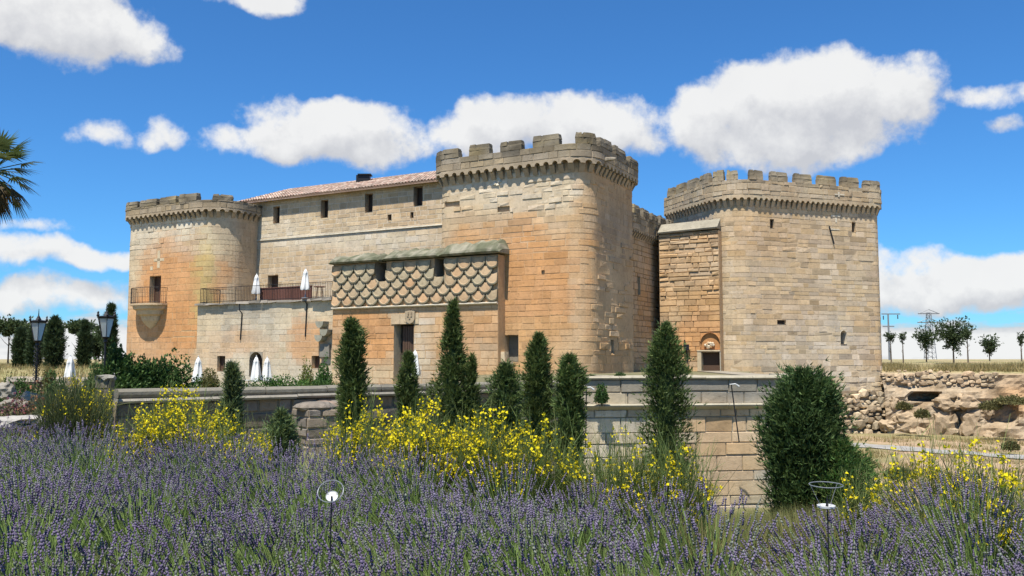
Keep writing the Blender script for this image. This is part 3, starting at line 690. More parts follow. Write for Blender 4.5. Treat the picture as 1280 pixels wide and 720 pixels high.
for x0, y0, x1, y1 in ((303, 386, 301.5, 425), (384, 374, 382.5, 421)):
    mb = MB(); s_ = TP.spx(x0, 4); s2 = TP.spx(x1, 4); mb.tube([TP.pos(s_, zter, .3), TP.pos(s_, zat(y0 + 2, *TP.at(s_)), .28), TP.pos(s_, zat(y0 + 6, *TP.at(s_)), .06), TP.pos(s2, zat(y1, *TP.at(s2)), .05)], .04, 6); mb.build('drain_pipe', IRON, terr)
br = MB(); sm = TP.spx(408.5, 4)                              # three carved scrolls over a dark block
for i, (px_, py_) in enumerate(((405.5, 402), (411, 412), (404.5, 419))):
    s_ = TP.spx(px_, 4); zc = zat(py_, *TP.at(s_)); vs = []
    for o in (-.02, .5):
        vs += [TP.pos(s_ + .38 * math.cos(t * math.pi / 8) * (1 if o < 0 else .85), zc - .42 * math.sin(t * math.pi / 8) + (0 if o < 0 else .0), o) for t in range(9)]
    br.add(vs, [tuple(range(9, 18)), tuple(reversed(range(9)))] + [(i_, i_ + 1, i_ + 10, i_ + 9) for i_ in range(8)] + [(8, 0, 9, 17)], (.30, .28, .21))
a, b, c, d = TP.rect(403, 430, 415, 446); pbox(br, TP, a, b, c, d, -.02, .22, (.22, .20, .16), .03, .02)
br.build('carved_scroll', STONE, terr)

# --- gatehouse with the scale-carved parapet
DG = -43.3
GP = Path([plane_pt(DG, 415.5), plane_pt(DG, 622.5)])
gate = thing('gatehouse', 'gatehouse wall with rows of carved fish-scale stones and mossy caps above the wooden gate', 'gatehouse', (*GP.at(0), GROUND))
zgc = zones(OCHRE, TAN, [(450, 420, 50, 45, ORANGE, .85), (585, 420, 40, 50, ORANGE, .55), (528, 440, 11, 50, PALE, .85), (440, 468, 60, 12, CREAM, .6), (560, 395, 50, 12, OCHRE, .6), (600, 440, 12, 20, CREAM, .5), (422, 440, 8, 50, CREAM, .6)])
zs0 = Z(3.22); zs1 = Z(5.95)
crn = []
for x0, x1 in ((469.5, 482.5), (543.5, 555.5)):
    s_a = GP.spx(x0, 6); s_b = GP.spx(x1, 6); crn.append((s_a, s_b, zat(352 if x0 < 500 else 346, *GP.at(s_a)), zs1 + .1))
dr = GP.rect(493, 405, 517.5, 478); dr = (dr[0], dr[1], .1, dr[3])
HG = [dr] + crn
TV[0] = .8
blocks(gate, GP, 0, GP.L, GROUND - .4, zs0 - .12, zgc, .38, .8, [dr], rough=.006)
TV[0] = 1.0
core(gate, GP, GROUND - 1, zs1, -.018, mortar=(OCHRE, .3), col= lambda p: zgc(p) if p.z < zs0 else lerp(OCHRE, GREY, .5), holes=HG, thick=1.3)
for h in crn: opening(gate, GP, h, 1.15, 'crenel', GREY, backname='crenel_back', back=STONE)
gd = opening(gate, GP, dr, .75, 'gateway', CREAM, DARK, 'unlit_passage_panel')  # dark panel painted in as the shade of the passage
npl = 6
for i in range(npl):                                            # gate of upright planks
    a = dr[0] + .35 + (dr[1] - dr[0] - .4) * i / npl; b = dr[0] + .35 + (dr[1] - dr[0] - .4) * (i + 1) / npl - .03; mb = MB(); pbox(mb, GP, a, b, GROUND, dr[3] - .12, -.5, -.42 + random.uniform(-.01, .01), (.1, .06, .04)); mb.build('gate_plank', WOOD, gd)
mb = MB(); q0 = GP.spx(489, 4); q1 = GP.spx(524, 4); zc = dr[3]                            # lintel stones
for a, b in ((q0, q0 + (q1 - q0) * .33), (q0 + (q1 - q0) * .33, q0 + (q1 - q0) * .68), (q0 + (q1 - q0) * .68, q1)): pbox(mb, GP, a + .01, b - .01, zc + .0, zc + .62, -.04, .035, lerp(TAN, CREAM, random.random()), 0, .008)
mb.build('lintel', STONE, gd)
mb = MB(); sh_ = GP.rect(508, 389, 520, 405); sa, sb, sz0, sz1 = sh_; sm_ = (sa + sb) / 2     # shield
out = [(sa, sz1), (sa, sz0 + .3), (sa + .1, sz0 + .12), (sm_, sz0), (sb - .1, sz0 + .12), (sb, sz0 + .3), (sb, sz1), (sm_, sz1 + .04)]
vs = [GP.pos(q, z, o) for o in (.0, .14) for q, z in out]; mb.add(vs, [tuple(range(8, 16))] + [(i, (i + 1) % 8, 8 + (i + 1) % 8, 8 + i) for i in range(8)], (.40, .31, .20))
for dq, dz in ((-.13, .12), (.13, .12), (0, -.02), (-.1, .26), (.12, .28)): pbox(mb, GP, sm_ + dq - .05, sm_ + dq + .05, (sz0 + sz1) / 2 + dz - .06, (sz0 + sz1) / 2 + dz + .06, .12, .18, (.33, .25, .16))
mb.build('coat_of_arms', STONE, gate)
mb = MB(); zq = zs0 - .12; vs = []                                                        # string moulding under the scales
prof = [(-.02, 0), (.12, .02), (.18, .07), (.18, .11), (.1, .14), (-.02, .14)]
vs = [GP.pos(q, zq + z, o) for q in (0, GP.L + .1) for o, z in prof]; mb.add(vs, [tuple(range(6)), tuple(range(6, 12))] + [(i, i + 1, 7 + i, 6 + i) for i in range(5)], PALE); mb.build('string_moulding', STONE, gate)
# scales
sw = .95; rp = (zs1 - zs0) / 5.75; ncl = int(GP.L / sw) + 2
for rw in range(7):
    for cidx in range(-1, ncl):
        s_ = (cidx + (.5 if rw % 2 else 0.)) * sw + .3; ztop_ = zs0 + .64 + rw * rp; zc = ztop_ - .08
        if s_ < .12 or s_ > GP.L - .1 or zc > zs1 + .1: continue
        if any(h[0] < s_ < h[1] and zc - .3 > h[2] for h in crn): continue
        mb = MB(); r = sw * .485; outl = [(-r, .2), (-r, .0)] + [(-r * math.cos(math.pi * t / 10), -r * 1.12 * math.sin(math.pi * t / 10)) for t in range(1, 10)] + [(r, 0.), (r, .2)]
        
        def clip(q, z):
            q = min(max(s_ + q, .0), GP.L); z = min(max(zc + z, zs0 + .02), zs1 - .02)
            for h in crn:
                if h[0] < q < h[1] and z > h[2] - .02:
                    if h[0] < s_ < h[1]: z = h[2] - .02
                    else: q = h[0] if s_ < (h[0] + h[1]) / 2 else h[1]
            return q, z
        n_ = len(outl); vs = []
        for kf, of in ((1.0, 0.0), (1.0, .10), (.84, .12), (.76, .07)):
            for q, z in outl:
                tilt = .085 * (.2 - z) / .6; qq, zz_ = clip(q * kf, z * (kf if z < 0 else 1)); vs.append(GP.pos(qq, zz_, -.03 + of + tilt * (1 if of > 0 else 0)))
        k = random.uniform(.72, 1.0); fc = lerp(lerp(ORANGE, TAN, .45 + .35 * random.random()), (.33, .32, .22), min(1, max(0, .05 + +.33 * rw / 6 + random.uniform(-.15, .5)))); rc = lerp((.36, .30, .20), (.25, .235, .16), random.random())
        cs = [rc] * n_ + [rc] * n_ + [lerp(rc, fc, .35)] * n_ + [fc] * n_; cs = [tuple(x * k for x in c) for c in cs]
        fs = [(l * n_ + i, l * n_ + i + 1, (l + 1) * n_ + i + 1, (l + 1) * n_ + i) for l in range(3) for i in range(n_ - 1)]
        mb.add(vs, fs, cs); cen = len(mb.v); mb.add([GP.pos(*clip(0, .1), .085)], [], fc); mb.f += [(cen, 3 * n_ + i, 3 * n_ + i + 1) for i in range(n_ - 1)]; mb.m += [0] * (n_ - 1)
        mb.build('carved_scale', STONE, gate)
# mossy caps
pn = [(0 - .1, crn[0][1] - .35), (crn[0][1] - .1, crn[1][1] - .2), (crn[1][1] - .15, GP.L + .28)]
for i, (a, b) in enumerate(pn):
    mb = MB(); hs = (.8, .9, 1.15)[i]; prof = [(-1.4, 0), (.26, 0), (.36, .1), (.32, .24), (.0, .52 * hs), (-.6, .74 * hs), (-1.4, .6 * hs)]; k = len(prof); n_ = 26; zb_ = zs1 + .015 + i * .03; vs = []; cs = []
    for j in range(n_ + 1):
        q = a + (b - a) * j / n_
        for o, z in prof:
            e = 1 if 1 < j < n_ - 1 else (.8 if 0 < j < n_ else .35); zz_ = zb_ + z * e * (1 + .3 * nz(q * 1.5, o, i) + .2 * nz(q * 4, o * 3, i) if z > .1 else 1) ; p = GP.pos(min(max(q, 0), GP.L), zz_, o + .04 * nz(q * 2, z * 4, 3)); dq = q - min(max(q, 0), GP.L); p += Vector((-UA.x, -UA.y, 0)) * dq; vs.append(p); cs.append(lerp((.12, .122, .075), (.27, .245, .18), min(1, max(0, .3 + 1.4 * fbm(p.x, p.y, p.z, 1.8, 4)))))
    mb.add(vs, [(j * k + t, j * k + (t + 1) % k, (j + 1) * k + (t + 1) % k, (j + 1) * k + t) for j in range(n_) for t in range(k)] + [tuple(range(k)), tuple(n_ * k + t for t in reversed(range(k)))], cs)
    mb.build('mossy_cap', STONE, gate)
# side return of the gate wall, broken off below
mb = MB(); e_ = GP.L
for z0, z1, o0 in ((zs0 - .1, zs1, -.95), (zs0 - 1.2, zs0 - .1, -.5)): pbox(mb, GP, e_ - .4, e_ - .01, z0, z1, o0, -.06, (.36, .24, .15))
mb.build('broken_return', STONE, gate)
for px_, py0, py1, ww in ((626, 440, 453, .5), (632, 452, 466, .9)):
    mb = MB(); a = T2P.spx(px_ - 5, 3, .4, e0, eB); b = T2P.spx(px_ + 6, 3, .4, e0, eB); m_ = T2P.at(a); pbox(mb, T2P, a, b, zat(py1, *m_), zat(py0, *m_), 0, .5, CREAM, .03, .03); mb.build('fallen_stub', STONE, gate)

# --- recessed curtain wall between the towers
k1 = Vector((7.45, 56.5)); CP = Path([along(k1, UB, -1.5), along(k1, UB, 9.5)])
curt = thing('curtain_wall', 'shaded recessed curtain wall between the central and right towers', 'wall', (k1.x, k1.y, GROUND))
zcc = zones(OCHRE, TAN, [(815, 360, 20, 60, ORANGE, .3), (812, 330, 20, 30, TAN, .5), (815, 440, 20, 20, CREAM, .4)])
slit = CP.rect(797.5, 346, 800.5, 368)
blocks(curt, CP, 0, CP.L, GROUND - .3, Z(8.2), zcc, .36, .7, [slit], rough=.012); core(curt, CP, GROUND - 1, Z(8.7), -.05, zcc, [slit], thick=1.2); opening(curt, CP, slit, .4, 'arrow_slit')
battlement(curt, CP, 0, CP.L, Z(8.0), Z(8.5), Z(9.55), Z(10.1), [(.3 + i * 1.75, 1.5 + i * 1.75) for i in range(6)], .42, .3)
# --- door wall against the right tower
m0 = plane_pt(0, 834); D0 = Vector((13.75, 58.2)); BP = Path([along(D0, UA, 4.15), D0])
dwall = thing('door_wall', 'orange eroded stone wall with a carved arched doorway beside the right tower', 'wall', (D0.x, D0.y, GROUND))
zbc = zones(OCHRE, TAN, [(870, 430, 30, 50, ORANGE, .6), (870, 320, 40, 40, TAN, .4), (860, 455, 30, 10, CREAM, .5), (870, 380, 40, 20, OCHRE, .5)])
ar = BP.rect(876, 441, 898.5, 466); ar = (ar[0], ar[1], .7, ar[3]); tym = BP.rect(875, 416, 899, 437)
H4 = [ar, tym]
blocks(dwall, BP, 0, BP.L, GROUND - .3, Z(8.55), zbc, .36, .75, H4, roughfn=lambda m, q: .045 if proj(m)[1] < 375 and nz(q, m.z, 3, .9) > -.2 else .012)
core(dwall, BP, GROUND - 1, Z(8.6), -.07, zbc, H4, thick=2.5)
dg = opening(dwall, BP, ar, .35, 'doorway', CREAM, WOOD, 'door_leaf', arch=False)
mb = MB(); pbox(mb, BP, ar[0] - .28, ar[0] - .02, ar[2], ar[3] + .1, -.05, .05, CREAM, 0, .01); pbox(mb, BP, ar[1] + .02, ar[1] + .28, ar[2], ar[3] + .1, -.05, .05, PALE, 0, .01); pbox(mb, BP, ar[0] - .3, ar[1] + .3, ar[3] + .1, ar[3] + .19, -.05, .08, CREAM, 0, .01); mb.build('door_surround', STONE, dg)
ty = opening(dwall, BP, tym, .14, 'tympanum', ORANGE, STONE, 'tympanum_back', arch=True)
mb = MB(); tm = (tym[0] + tym[1]) / 2
for i in range(16): an = random.uniform(0, math.pi); rr = random.uniform(.1, .42); q = tm + rr * math.cos(an); z = tym[2] + .1 + rr * math.sin(an) * 1.0; mb.lathe([(.02, -.1), (.1, -.05), (.11, .03), (.02, .1)], 6, BP.pos(q, z, -.06), lerp(OCHRE, PALE, random.random()))
mb.build('carved_relief', STONE, ty)
mb = MB(); cap = [(-.6, 0), (.16, 0), (.2, .1), (-.6, .75)]; vs = [BP.pos(q, Z(8.58) + z + (.12 if q > 1 else 0), o) for q in (0, BP.L) for o, z in cap]; mb.add(vs, [(0, 1, 2, 3), (7, 6, 5, 4), (0, 4, 5, 1), (1, 5, 6, 2), (2, 6, 7, 3), (3, 7, 4, 0)], (.30, .265, .195)); mb.build('sloping_cap', STONE, dwall)
mb = MB(); q = BP.spx(856, 3); p = BP.pos(q, zat(425, *BP.at(q)), .1); mb.tube([p, p + Vector((.1, -.1, -.6)), p + Vector((.2, -.1, -1.6))], .05, 5); mb.box(p.x - .1, p.x + .25, p.y - .3, p.y - .1, p.z - .7, p.z - .3); mb.build('iron_lantern', IRON, dwall)
# ------------------------------------------------------------------ retaining walls of the terrace
DG_ = (.085, .078, .065); LW = Path([(-10.35, 23.25), (2.75, 33.0)])
low = thing('retaining_wall', 'low dark lichen-covered garden wall with rounded coping behind the broom', 'wall', (-10.35, 23.25, -.5))
zl_ = lambda p: lerp(lerp(DG_, (.22, .19, .15), min(1, max(0, .35 + fbm(p.x, p.y, p.z, .6, 4)))), (.38, .25, .15), .5 * sstep(.1, .5, fbm(p.x + 5, p.y, p.z * 2, .5, 3)))
blocks(low, LW, 0, LW.L, -1.7, .5, zl_, .36, .8, rough=.035, back=-.08, joint=.012); core(low, LW, -2.6, .5, -.05, zl_, thick=1.3)
for nm, prof, col in (('ledge', [(-.6, .5), (.1, .5), (.14, .56), (.1, .62), (-.6, .62)], (.28, .25, .20)), ('coping', [(-.55, .62), (.0, .62), (.05, .7), (.05, .78), (-.03, .85), (-.5, .85)], (.20, .18, .14))):
    q = 0.
    while q < LW.L - .05:
        l = min(random.uniform(1.6, 2.8), LW.L - q); mb = MB(); dz = random.uniform(-.012, .012); k = len(prof); kk = random.uniform(.85, 1.15)
        vs = [LW.pos(x, z + dz, o) for x in (q + .012, q + l - .012) for o, z in prof]; mb.add(vs, [tuple(range(k)), tuple(reversed(range(k, 2 * k)))] + [(i, k + i, k + (i + 1) % k, (i + 1) % k) for i in range(k)], tuple(x * kk for x in col)); mb.build(nm + '_stone', STONE, low); q += l
bq = LW.spx(363, 0); A = LW.at(bq); tdir = Vector((LW.at(bq + 1) - LW.at(bq))); nn = LW.nrm(bq)
BU = Path([A + nn * .02, A + nn * 1.3, A + nn * 1.3 + tdir * 1.75, A + tdir * 1.75 + nn * .02])
but = thing('buttress', 'square stone pier with brick-like courses and weathered top, in front of the dark wall', 'buttress', (A.x, A.y, -.9))
zb_ = lambda p: lerp((.16, .14, .115), (.30, .24, .18), min(1, max(0, .45 + fbm(p.x, p.y, p.z, .9, 4))))
blocks(but, BU, 0, BU.L, -1.6, .22, zb_, .3, .62, rough=.02, back=-.06, joint=.016); core(but, BU, -2.4, .22, -.04, lambda p: (.33, .27, .2), mat=STONE)
mb = MB(); cen = A + nn * .64 + tdir * .87
for i in range(5):
    c = cen + tdir * random.uniform(-.6, .6) + nn * random.uniform(-.3, .35); mb = MB(); sd = i * 7; bm_ = bmesh.new(); bmesh.ops.create_icosphere(bm_, subdivisions=2, radius=1)
    for v in bm_.verts: v.co = Vector((c.x + v.co.x * .5 * (1 + .3 * nz(v.co.x + sd, v.co.y, v.co.z)), c.y + v.co.y * .4, .27 + v.co.z * .16 * (1 + .4 * nz(v.co.x * 2 + sd, v.co.y * 2, 1))))
    mb.add([v.co.copy() for v in bm_.verts], [tuple(v.index for v in f.verts) for f in bm_.faces], lerp((.26, .19, .14), (.18, .16, .13), random.random())); mb.build('top_stone', RUB, but)
# bastion
BA = Path([(2.55, 38), (2.55, 32.55), (10.6, 33.7), (12.3, 36.4), (13.6, 57)], [0, .15, 3.0, 1.5, 0])
bas = thing('bastion_wall', 'pale ashlar bastion wall with a rounded cornice below the right tower', 'wall', (2.55, 32.55, -4))
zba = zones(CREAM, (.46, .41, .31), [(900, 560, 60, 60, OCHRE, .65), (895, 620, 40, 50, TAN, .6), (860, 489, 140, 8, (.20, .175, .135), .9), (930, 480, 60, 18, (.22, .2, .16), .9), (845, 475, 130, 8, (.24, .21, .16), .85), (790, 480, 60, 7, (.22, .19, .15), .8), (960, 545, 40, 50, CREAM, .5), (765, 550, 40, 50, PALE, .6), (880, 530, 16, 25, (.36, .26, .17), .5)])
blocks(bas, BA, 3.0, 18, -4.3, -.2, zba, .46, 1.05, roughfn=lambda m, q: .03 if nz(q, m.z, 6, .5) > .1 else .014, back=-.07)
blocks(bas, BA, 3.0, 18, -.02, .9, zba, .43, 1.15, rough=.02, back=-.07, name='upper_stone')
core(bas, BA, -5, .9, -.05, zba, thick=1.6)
BAc = lambda q: lerp((.46, .40, .29), (.30, .27, .20), .5 + .5 * nz(q, 0, 0, .9))
q = 3.0
for nm, prof in (('cornice', [(-.1, -.22), (.03, -.22), (.12, -.16), (.2, -.1), (.22, -.05), (.15, 0.), (-.1, .0)]), ('coping', [(-1.2, .9), (.06, .9), (.1, .96), (.04, 1.03), (-1.2, 1.03)])):
    q = 3.0
    while q < 18:
        l = random.uniform(1.2, 2.2); ss = BA.brk(q + .008, q + l - .008); mb = MB(); k = len(prof); n_ = len(ss); dz = random.uniform(-.008, .008)
        vs = [BA.pos(x, z + dz, o) for x in ss for o, z in prof]; mb.add(vs, [(i * k + j, (i + 1) * k + j, (i + 1) * k + (j + 1) % k, i * k + (j + 1) % k) for i in range(n_ - 1) for j in range(k)] + [tuple(range(k)), tuple((n_ - 1) * k + j for j in reversed(range(k)))], BAc(q)); mb.build(nm + '_stone', STONE, bas); q += l
# ------------------------------------------------------------------ eroded bank on the right
BK = Path([(25.6, 60.6), (28.2, 60.2), (33.8, 56), (44, 52), (60, 46.5)], [0, 1, 3, 3, 0])
bank = thing('eroded_bank', 'crumbling rubble and earth bank right of the pale tower', 'bank', (28, 60, -3.6))
mb = MB(); NU = 150; NV = 26; cs = []
def bank_off(q, z):
    t = (z + 3.7) / 4.8; o = -.9 * t + .35 * fbm(q * .5, z * .7, 1, 1, 4)
    x = proj(BK.pos(q, z))[0]
    o -= 1.6 * sstep(1.0, .3, ((x - 1157) / 22) ** 2 + ((z + .95) / .38) ** 2) + 1.2 * sstep(1, .3, ((x - 1250) / 26) ** 2 + ((z + 1.9) / 1.0) ** 2) + .8 * sstep(1, .3, ((x - 1197) / 9) ** 2 + ((z + 2.0) / 1.2) ** 2)
    o += .45 * sstep(-.2, -.5, z) * sstep(-1.3, -.9, z) * (.4 + .6 * nz(q * .8, 3))
    if z > .75: o -= (z - .75) * 5.5
    return o
for i in range(NU + 1):
    q = BK.L * i / NU
    for j in range(NV + 1):
        z = -3.8 + 5.0 * j / NV; p = BK.pos(q, z + (.12 * nz(q * .8, 9) if j == NV else 0), bank_off(q, z)); x, y = proj(p); n = fbm(p.x, p.y, p.z, .8, 4)
        c = lerp((.30, .215, .13), (.42, .33, .225), min(1, max(0, .5 + n)))
        c = lerp(c, (.40, .24, .12), .75 * sstep(1225, 1260, x + 20 * n) * sstep(-2.4, -1.2, p.z)); c = lerp(c, (.36, .28, .19), .6 * sstep(-.4, .1, p.z))
        if z > .78: c = lerp((.34, .27, .14), (.24, .22, .10), .5 + n)
        mb.v.append(tuple(p)); mb.c.append(c)
mb.f = [(i * (NV + 1) + j, (i + 1) * (NV + 1) + j, (i + 1) * (NV + 1) + j + 1, i * (NV + 1) + j + 1) for i in range(NU) for j in range(NV)]; mb.m = [0] * len(mb.f)
mb.build('earth_face', RUB, bank)
BKu = Path([BK.at(q, bank_off(q, .3) + .05) for q in np.linspace(0, 14, 40)])
rubble(bank, BKu, -.35, .85, .25, lambda c: lerp(lerp(CREAM, TAN, random.random()), (.30, .20, .13), .6 * random.random()), 300, 'rubble_stone', skipfn=lambda q, z: proj(BKu.pos(min(q, BKu.L), z))[0] > 1243 or z < -.1 - .25 * nz(q * .7, 2) or random.random() < .06)
def rock(par, c, sx, sy, sz, col, name='rock', seed=0, sub=2, mat=None):
    bm_ = bmesh.new(); bmesh.ops.create_icosphere(bm_, subdivisions=sub, radius=1); mb = MB(); vs = []
    for v in bm_.verts:
        d = v.co.normalized(); b = Vector([math.copysign(abs(x) ** .85, x) for x in d]); s_ = 1 + .45 * noise.fractal(d * 1.2 + Vector((seed * 3.1, 0, 0)), .6, 2, 3) + (.2 * noise.fractal(d * 4.5 + Vector((seed, 0, 0)), .6, 2, 3) if sub > 2 else 0); vs.append(Vector((c[0] + b.x * sx * s_, c[1] + b.y * sy * s_, c[2] + b.z * sz * s_)))
    mb.add(vs, [tuple(v.index for v in f.verts) for f in bm_.faces], col); bm_.free(); return mb.build(name, mat or RUB, par)
for i, (px, py, rx, rz) in enumerate(((1150, 499, 17, 10), (1122, 505, 10, 8), (1185, 505, 16, 9), (1212, 502, 16, 9), (1228, 512, 10, 10), (1178, 535, 14, 18), (1213, 532, 14, 16), (1132, 527, 14, 11), (1110, 533, 10, 7), (1148, 543, 12, 8), (1200, 553, 10, 6), (1235, 550, 10, 8), (1090, 552, 9, 4), (1260, 560, 14, 7))):
    q = BK.spx(px, -1); z = zat(py, *BK.at(q)); p = BK.pos(q, z, bank_off(q, z) - .16); k = p.y / F; rock(bank, p, rx * k * 1.05, .42, rz * k * 1.05, lerp((.45, .335, .215), (.37, .275, .175), random.random()), seed=i, sub=3)

# ------------------------------------------------------------------ garden furniture
def sconce(px, py0, py1, D, lab, lean):
    a = pt(px, py0, D); b = pt(px + lean, py1, D); b.z = min(b.z, a.z - 1); t = thing('garden_spotlight', lab, 'spotlight', (b.x, b.y, b.z), 'spotlights on iron rods')
    mb = MB(); mb.tube([b, a], .022, 6); mb.build('rod', IRON, t)
    mb = MB(); mb.tube([a + Vector((-.06, 0, -.02)), a + Vector((.14, -.03, .0)), a + Vector((.27, -.05, -.09))], [.02, .03, .035], 8); mb.build('lamp_head', WHITE, t)
sconce(914, 480, 553, 31.8, 'small white spotlight on leaning rod against the bastion wall', 10)
sconce(733, 484, 560, 31.6, 'small white spotlight on rod at the left corner of the bastion', -1)
def parasol_proto():
    t = thing('closed_parasol', '', 'parasol', (0, 0, 0), 'closed white parasols around the castle')
    mb = MB(); mb.tube([(0, 0, 0), (0, 0, 2.12)], .025, 8); mb.build('pole', WHITE, t)
    mb = MB(); n = 20; prof = [(.27, .62), (.29, .78), (.24, 1.1), (.19, 1.5), (.15, 1.8), (.17, 1.86), (.07, 2.1), (.01, 2.17)]; vs = []
    for i, (r, z) in enumerate(prof):
        for j in range(n): a = 6.2832 * j / n; rr = r * (1 + (.26 if j % 4 in (0, 1) else -.22) * (1 if i < 5 else .35) + .06 * nz(j, i)); vs.append((rr * math.cos(a + .08 * i), rr * math.sin(a + .08 * i), z + (.05 * nz(j * .7, 4) if i == 0 else 0)))
    mb.add(vs, [(i * n + j, i * n + (j + 1) % n, (i + 1) * n + (j + 1) % n, (i + 1) * n + j) for i in range(len(prof) - 1) for j in range(n)]); mb.build('canopy', CLOTH, t, smooth=True)
    mb = MB(); mb.lathe([(.02, 2.15), (.035, 2.18), (.03, 2.22), (.005, 2.26)], 8); mb.build('finial', WHITE, t)
    mb = MB(); mb.lathe([(.26, 0), (.26, .06), (.06, .09), (.05, .3)], 12); mb.build('base', STEEL, t); return t
par = parasol_proto(); ps = [(88, 46, 1.0, 'closed white parasol in the left garden between the two lamp posts'), (248, 52, .98, 'closed white parasol at the foot of the tower corner below the terrace'), (320.5, 55, 1.0, 'closed white parasol standing in front of the arched doorway'), (334, 55.5, .98, 'closed white parasol just right of the arched doorway'), (519, 51, .95, 'closed white parasol beside the wooden gate behind the cypresses'), (139, 50, .9, 'closed white parasol mostly hidden by the lamp post shrubs')]
for i, (px, D, s_, lab) in enumerate(ps):
    p = pt(px, HOR, D); o = par if i == 0 else dup(par, (0, 0, 0)); o.location = (p.x, p.y, gz(p.x, p.y)); o.scale = (s_,) * 3; o.rotation_euler.z = i * .7; o['label'] = lab
for px, D, lab in ((318.5, 60.2, 'closed white parasol on the terrace left of the wooden screen'), (380, 56.6, 'closed white parasol on the terrace at the right end of the screen')):
    p = pt(px, HOR, D); dup(par, (p.x, p.y, zter + .19), px, .88, lab)
def table(p, lab, z0, mat, s=1.):
    t = thing('garden_table', lab, 'table', (p.x, p.y, z0), 'tables beside the parasols'); mb = MB(); mb.lathe([(.42 * s, .70), (.44 * s, .72), (.42 * s, .74)], 16, (p.x, p.y, z0)); mb.build('table_top', mat, t)
    for a in (0.8, 2.4, 4.0, 5.5): mb = MB(); mb.tube([(p.x + .3 * s * math.cos(a), p.y + .3 * s * math.sin(a), z0), (p.x + .22 * s * math.cos(a), p.y + .22 * s * math.sin(a), z0 + .7)], .02, 6); mb.build('leg', mat, t)
for px, D, lab in ((309, 54, 'white round table left of the arched doorway'), (343, 54, 'white round table right of the arched doorway')): p = pt(px, HOR, D); table(p, lab, gz(p.x, p.y), WHITE)
for px, D, lab in ((321, 60.6, 'dark table under the left terrace parasol'), (398, 56.3, 'dark table at the right end of the terrace')): p = pt(px, HOR, D); table(p, lab, zter + .19, REDWOOD, .9)
# wooden screen on the terrace
sa = TP.spx(328, 6, -1.6); sb = TP.spx(387, 6, -1.2); scr = thing('wooden_screen', 'red-brown slatted wooden screen on the terrace behind the railing', 'screen', (*TP.at(sa, -1.4), zter + .19)); n_ = 34
for i in range(n_): mb = MB(); a = sa + (sb - sa) * i / n_; pbox(mb, TP, a, a + (sb - sa) / n_ - .03, zter + .2, zter + 1.12, -1.45, -1.4, (.1, .1, .1)); mb.build('slat', REDWOOD, scr)
mb = MB(); pbox(mb, TP, sa, sb, zter + 1.12, zter + 1.18, -1.5, -1.36, (.1, .1, .1)); mb.build('top_rail', REDWOOD, scr)
# lamp posts
GLASS, gg = newmat('lantern_glass'); b_ = gg.n('ShaderNodeBsdfPrincipled'); b_.inputs['Base Color'].default_value = (.55, .62, .62, 1); b_.inputs['Roughness'].default_value = .35; b_.inputs['Transmission Weight'].default_value = .45; b_.inputs['Alpha'].default_value = .8; finish(gg, b_.outputs[0])
def lamp(px, D, ytop, lab, ornate):
    p = pt(px, HOR, D); z0 = gz(p.x, p.y); zt = zat(ytop, p.x, p.y); t = thing('street_lamp', lab, 'lamp post', (p.x, p.y, z0), 'iron lantern posts in the left garden'); X, Y = p.x, p.y; zl = zt - 1.02; q = lambda x, y, z: (X + x, Y + y, z)
    mb = MB(); mb.lathe([(.15, z0), (.15, z0 + .12), (.08, z0 + .2), (.065, z0 + .8), (.08, z0 + .85), (.035, z0 + .95), (.026, zl - .15), (.06, zl - .12), (.05, zl - .05), (.1, zl)], 12, (X, Y, 0)); mb.build('pole', IRON, t, smooth=False)
    if ornate:
        mb = MB(); k = 70
        for ph in (0, math.pi): mb.tube([q(.085 * math.cos(ph + i * .42), .085 * math.sin(ph + i * .42), zl - .15 - i * (zl - z0 - .9) / k * .8) for i in range(k)], .014, 5)
        mb.build('twisted_iron', IRON, t)
    lan = MB(); lan.lathe([(.10, zl), (.12, zl + .03)], 6, (X, Y, 0)); lan.lathe([(.235, zl + .575), (.275, zl + .6), (.285, zl + .635), (.26, zl + .65), (.1, zl + .67), (.06, zl + .74), (.03, zl + .80)], 6, (X, Y, 0)); ln = lan.build('lantern', IRON, t)
    for j in range(6):
        a = 6.2832 * j / 6; b = 6.2832 * (j + 1) / 6; c0, s0_, c1, s1_ = math.cos(a), math.sin(a), math.cos(b), math.sin(b); mb = MB()
        mb.add([q(.11 * c0, .11 * s0_, zl + .03), q(.11 * c1, .11 * s1_, zl + .03), q(.235 * c1, .235 * s1_, zl + .58), q(.235 * c0, .235 * s0_, zl + .58)], [(0, 1, 2, 3)]); mb.build('glass_pane', GLASS, ln)
        mb = MB(); mb.tube([q(.115 * c0, .115 * s0_, zl + .02), q(.245 * c0, .245 * s0_, zl + .6)], .012, 4); mb.build('glazing_bar', IRON, ln)
        mb = MB(); mb.lathe([(.014, 0), (.04, .05), (.014, .1), (.028, .125), (.003, .17)], 6, q(.265 * c0, .265 * s0_, zl + .63)); mb.build('finial', IRON, ln)
    mb = MB(); mb.tube([q(0, 0, zl + .8), q(0, 0, zt)], [.02, .006], 6); mb.build('spike', IRON, ln)
lamp(46, 27.5, 386, 'black iron lantern post with twisted shaft, left of the two', True); lamp(131, 26.5, 380, 'black iron lantern post with plain shaft beside the left tower', False)
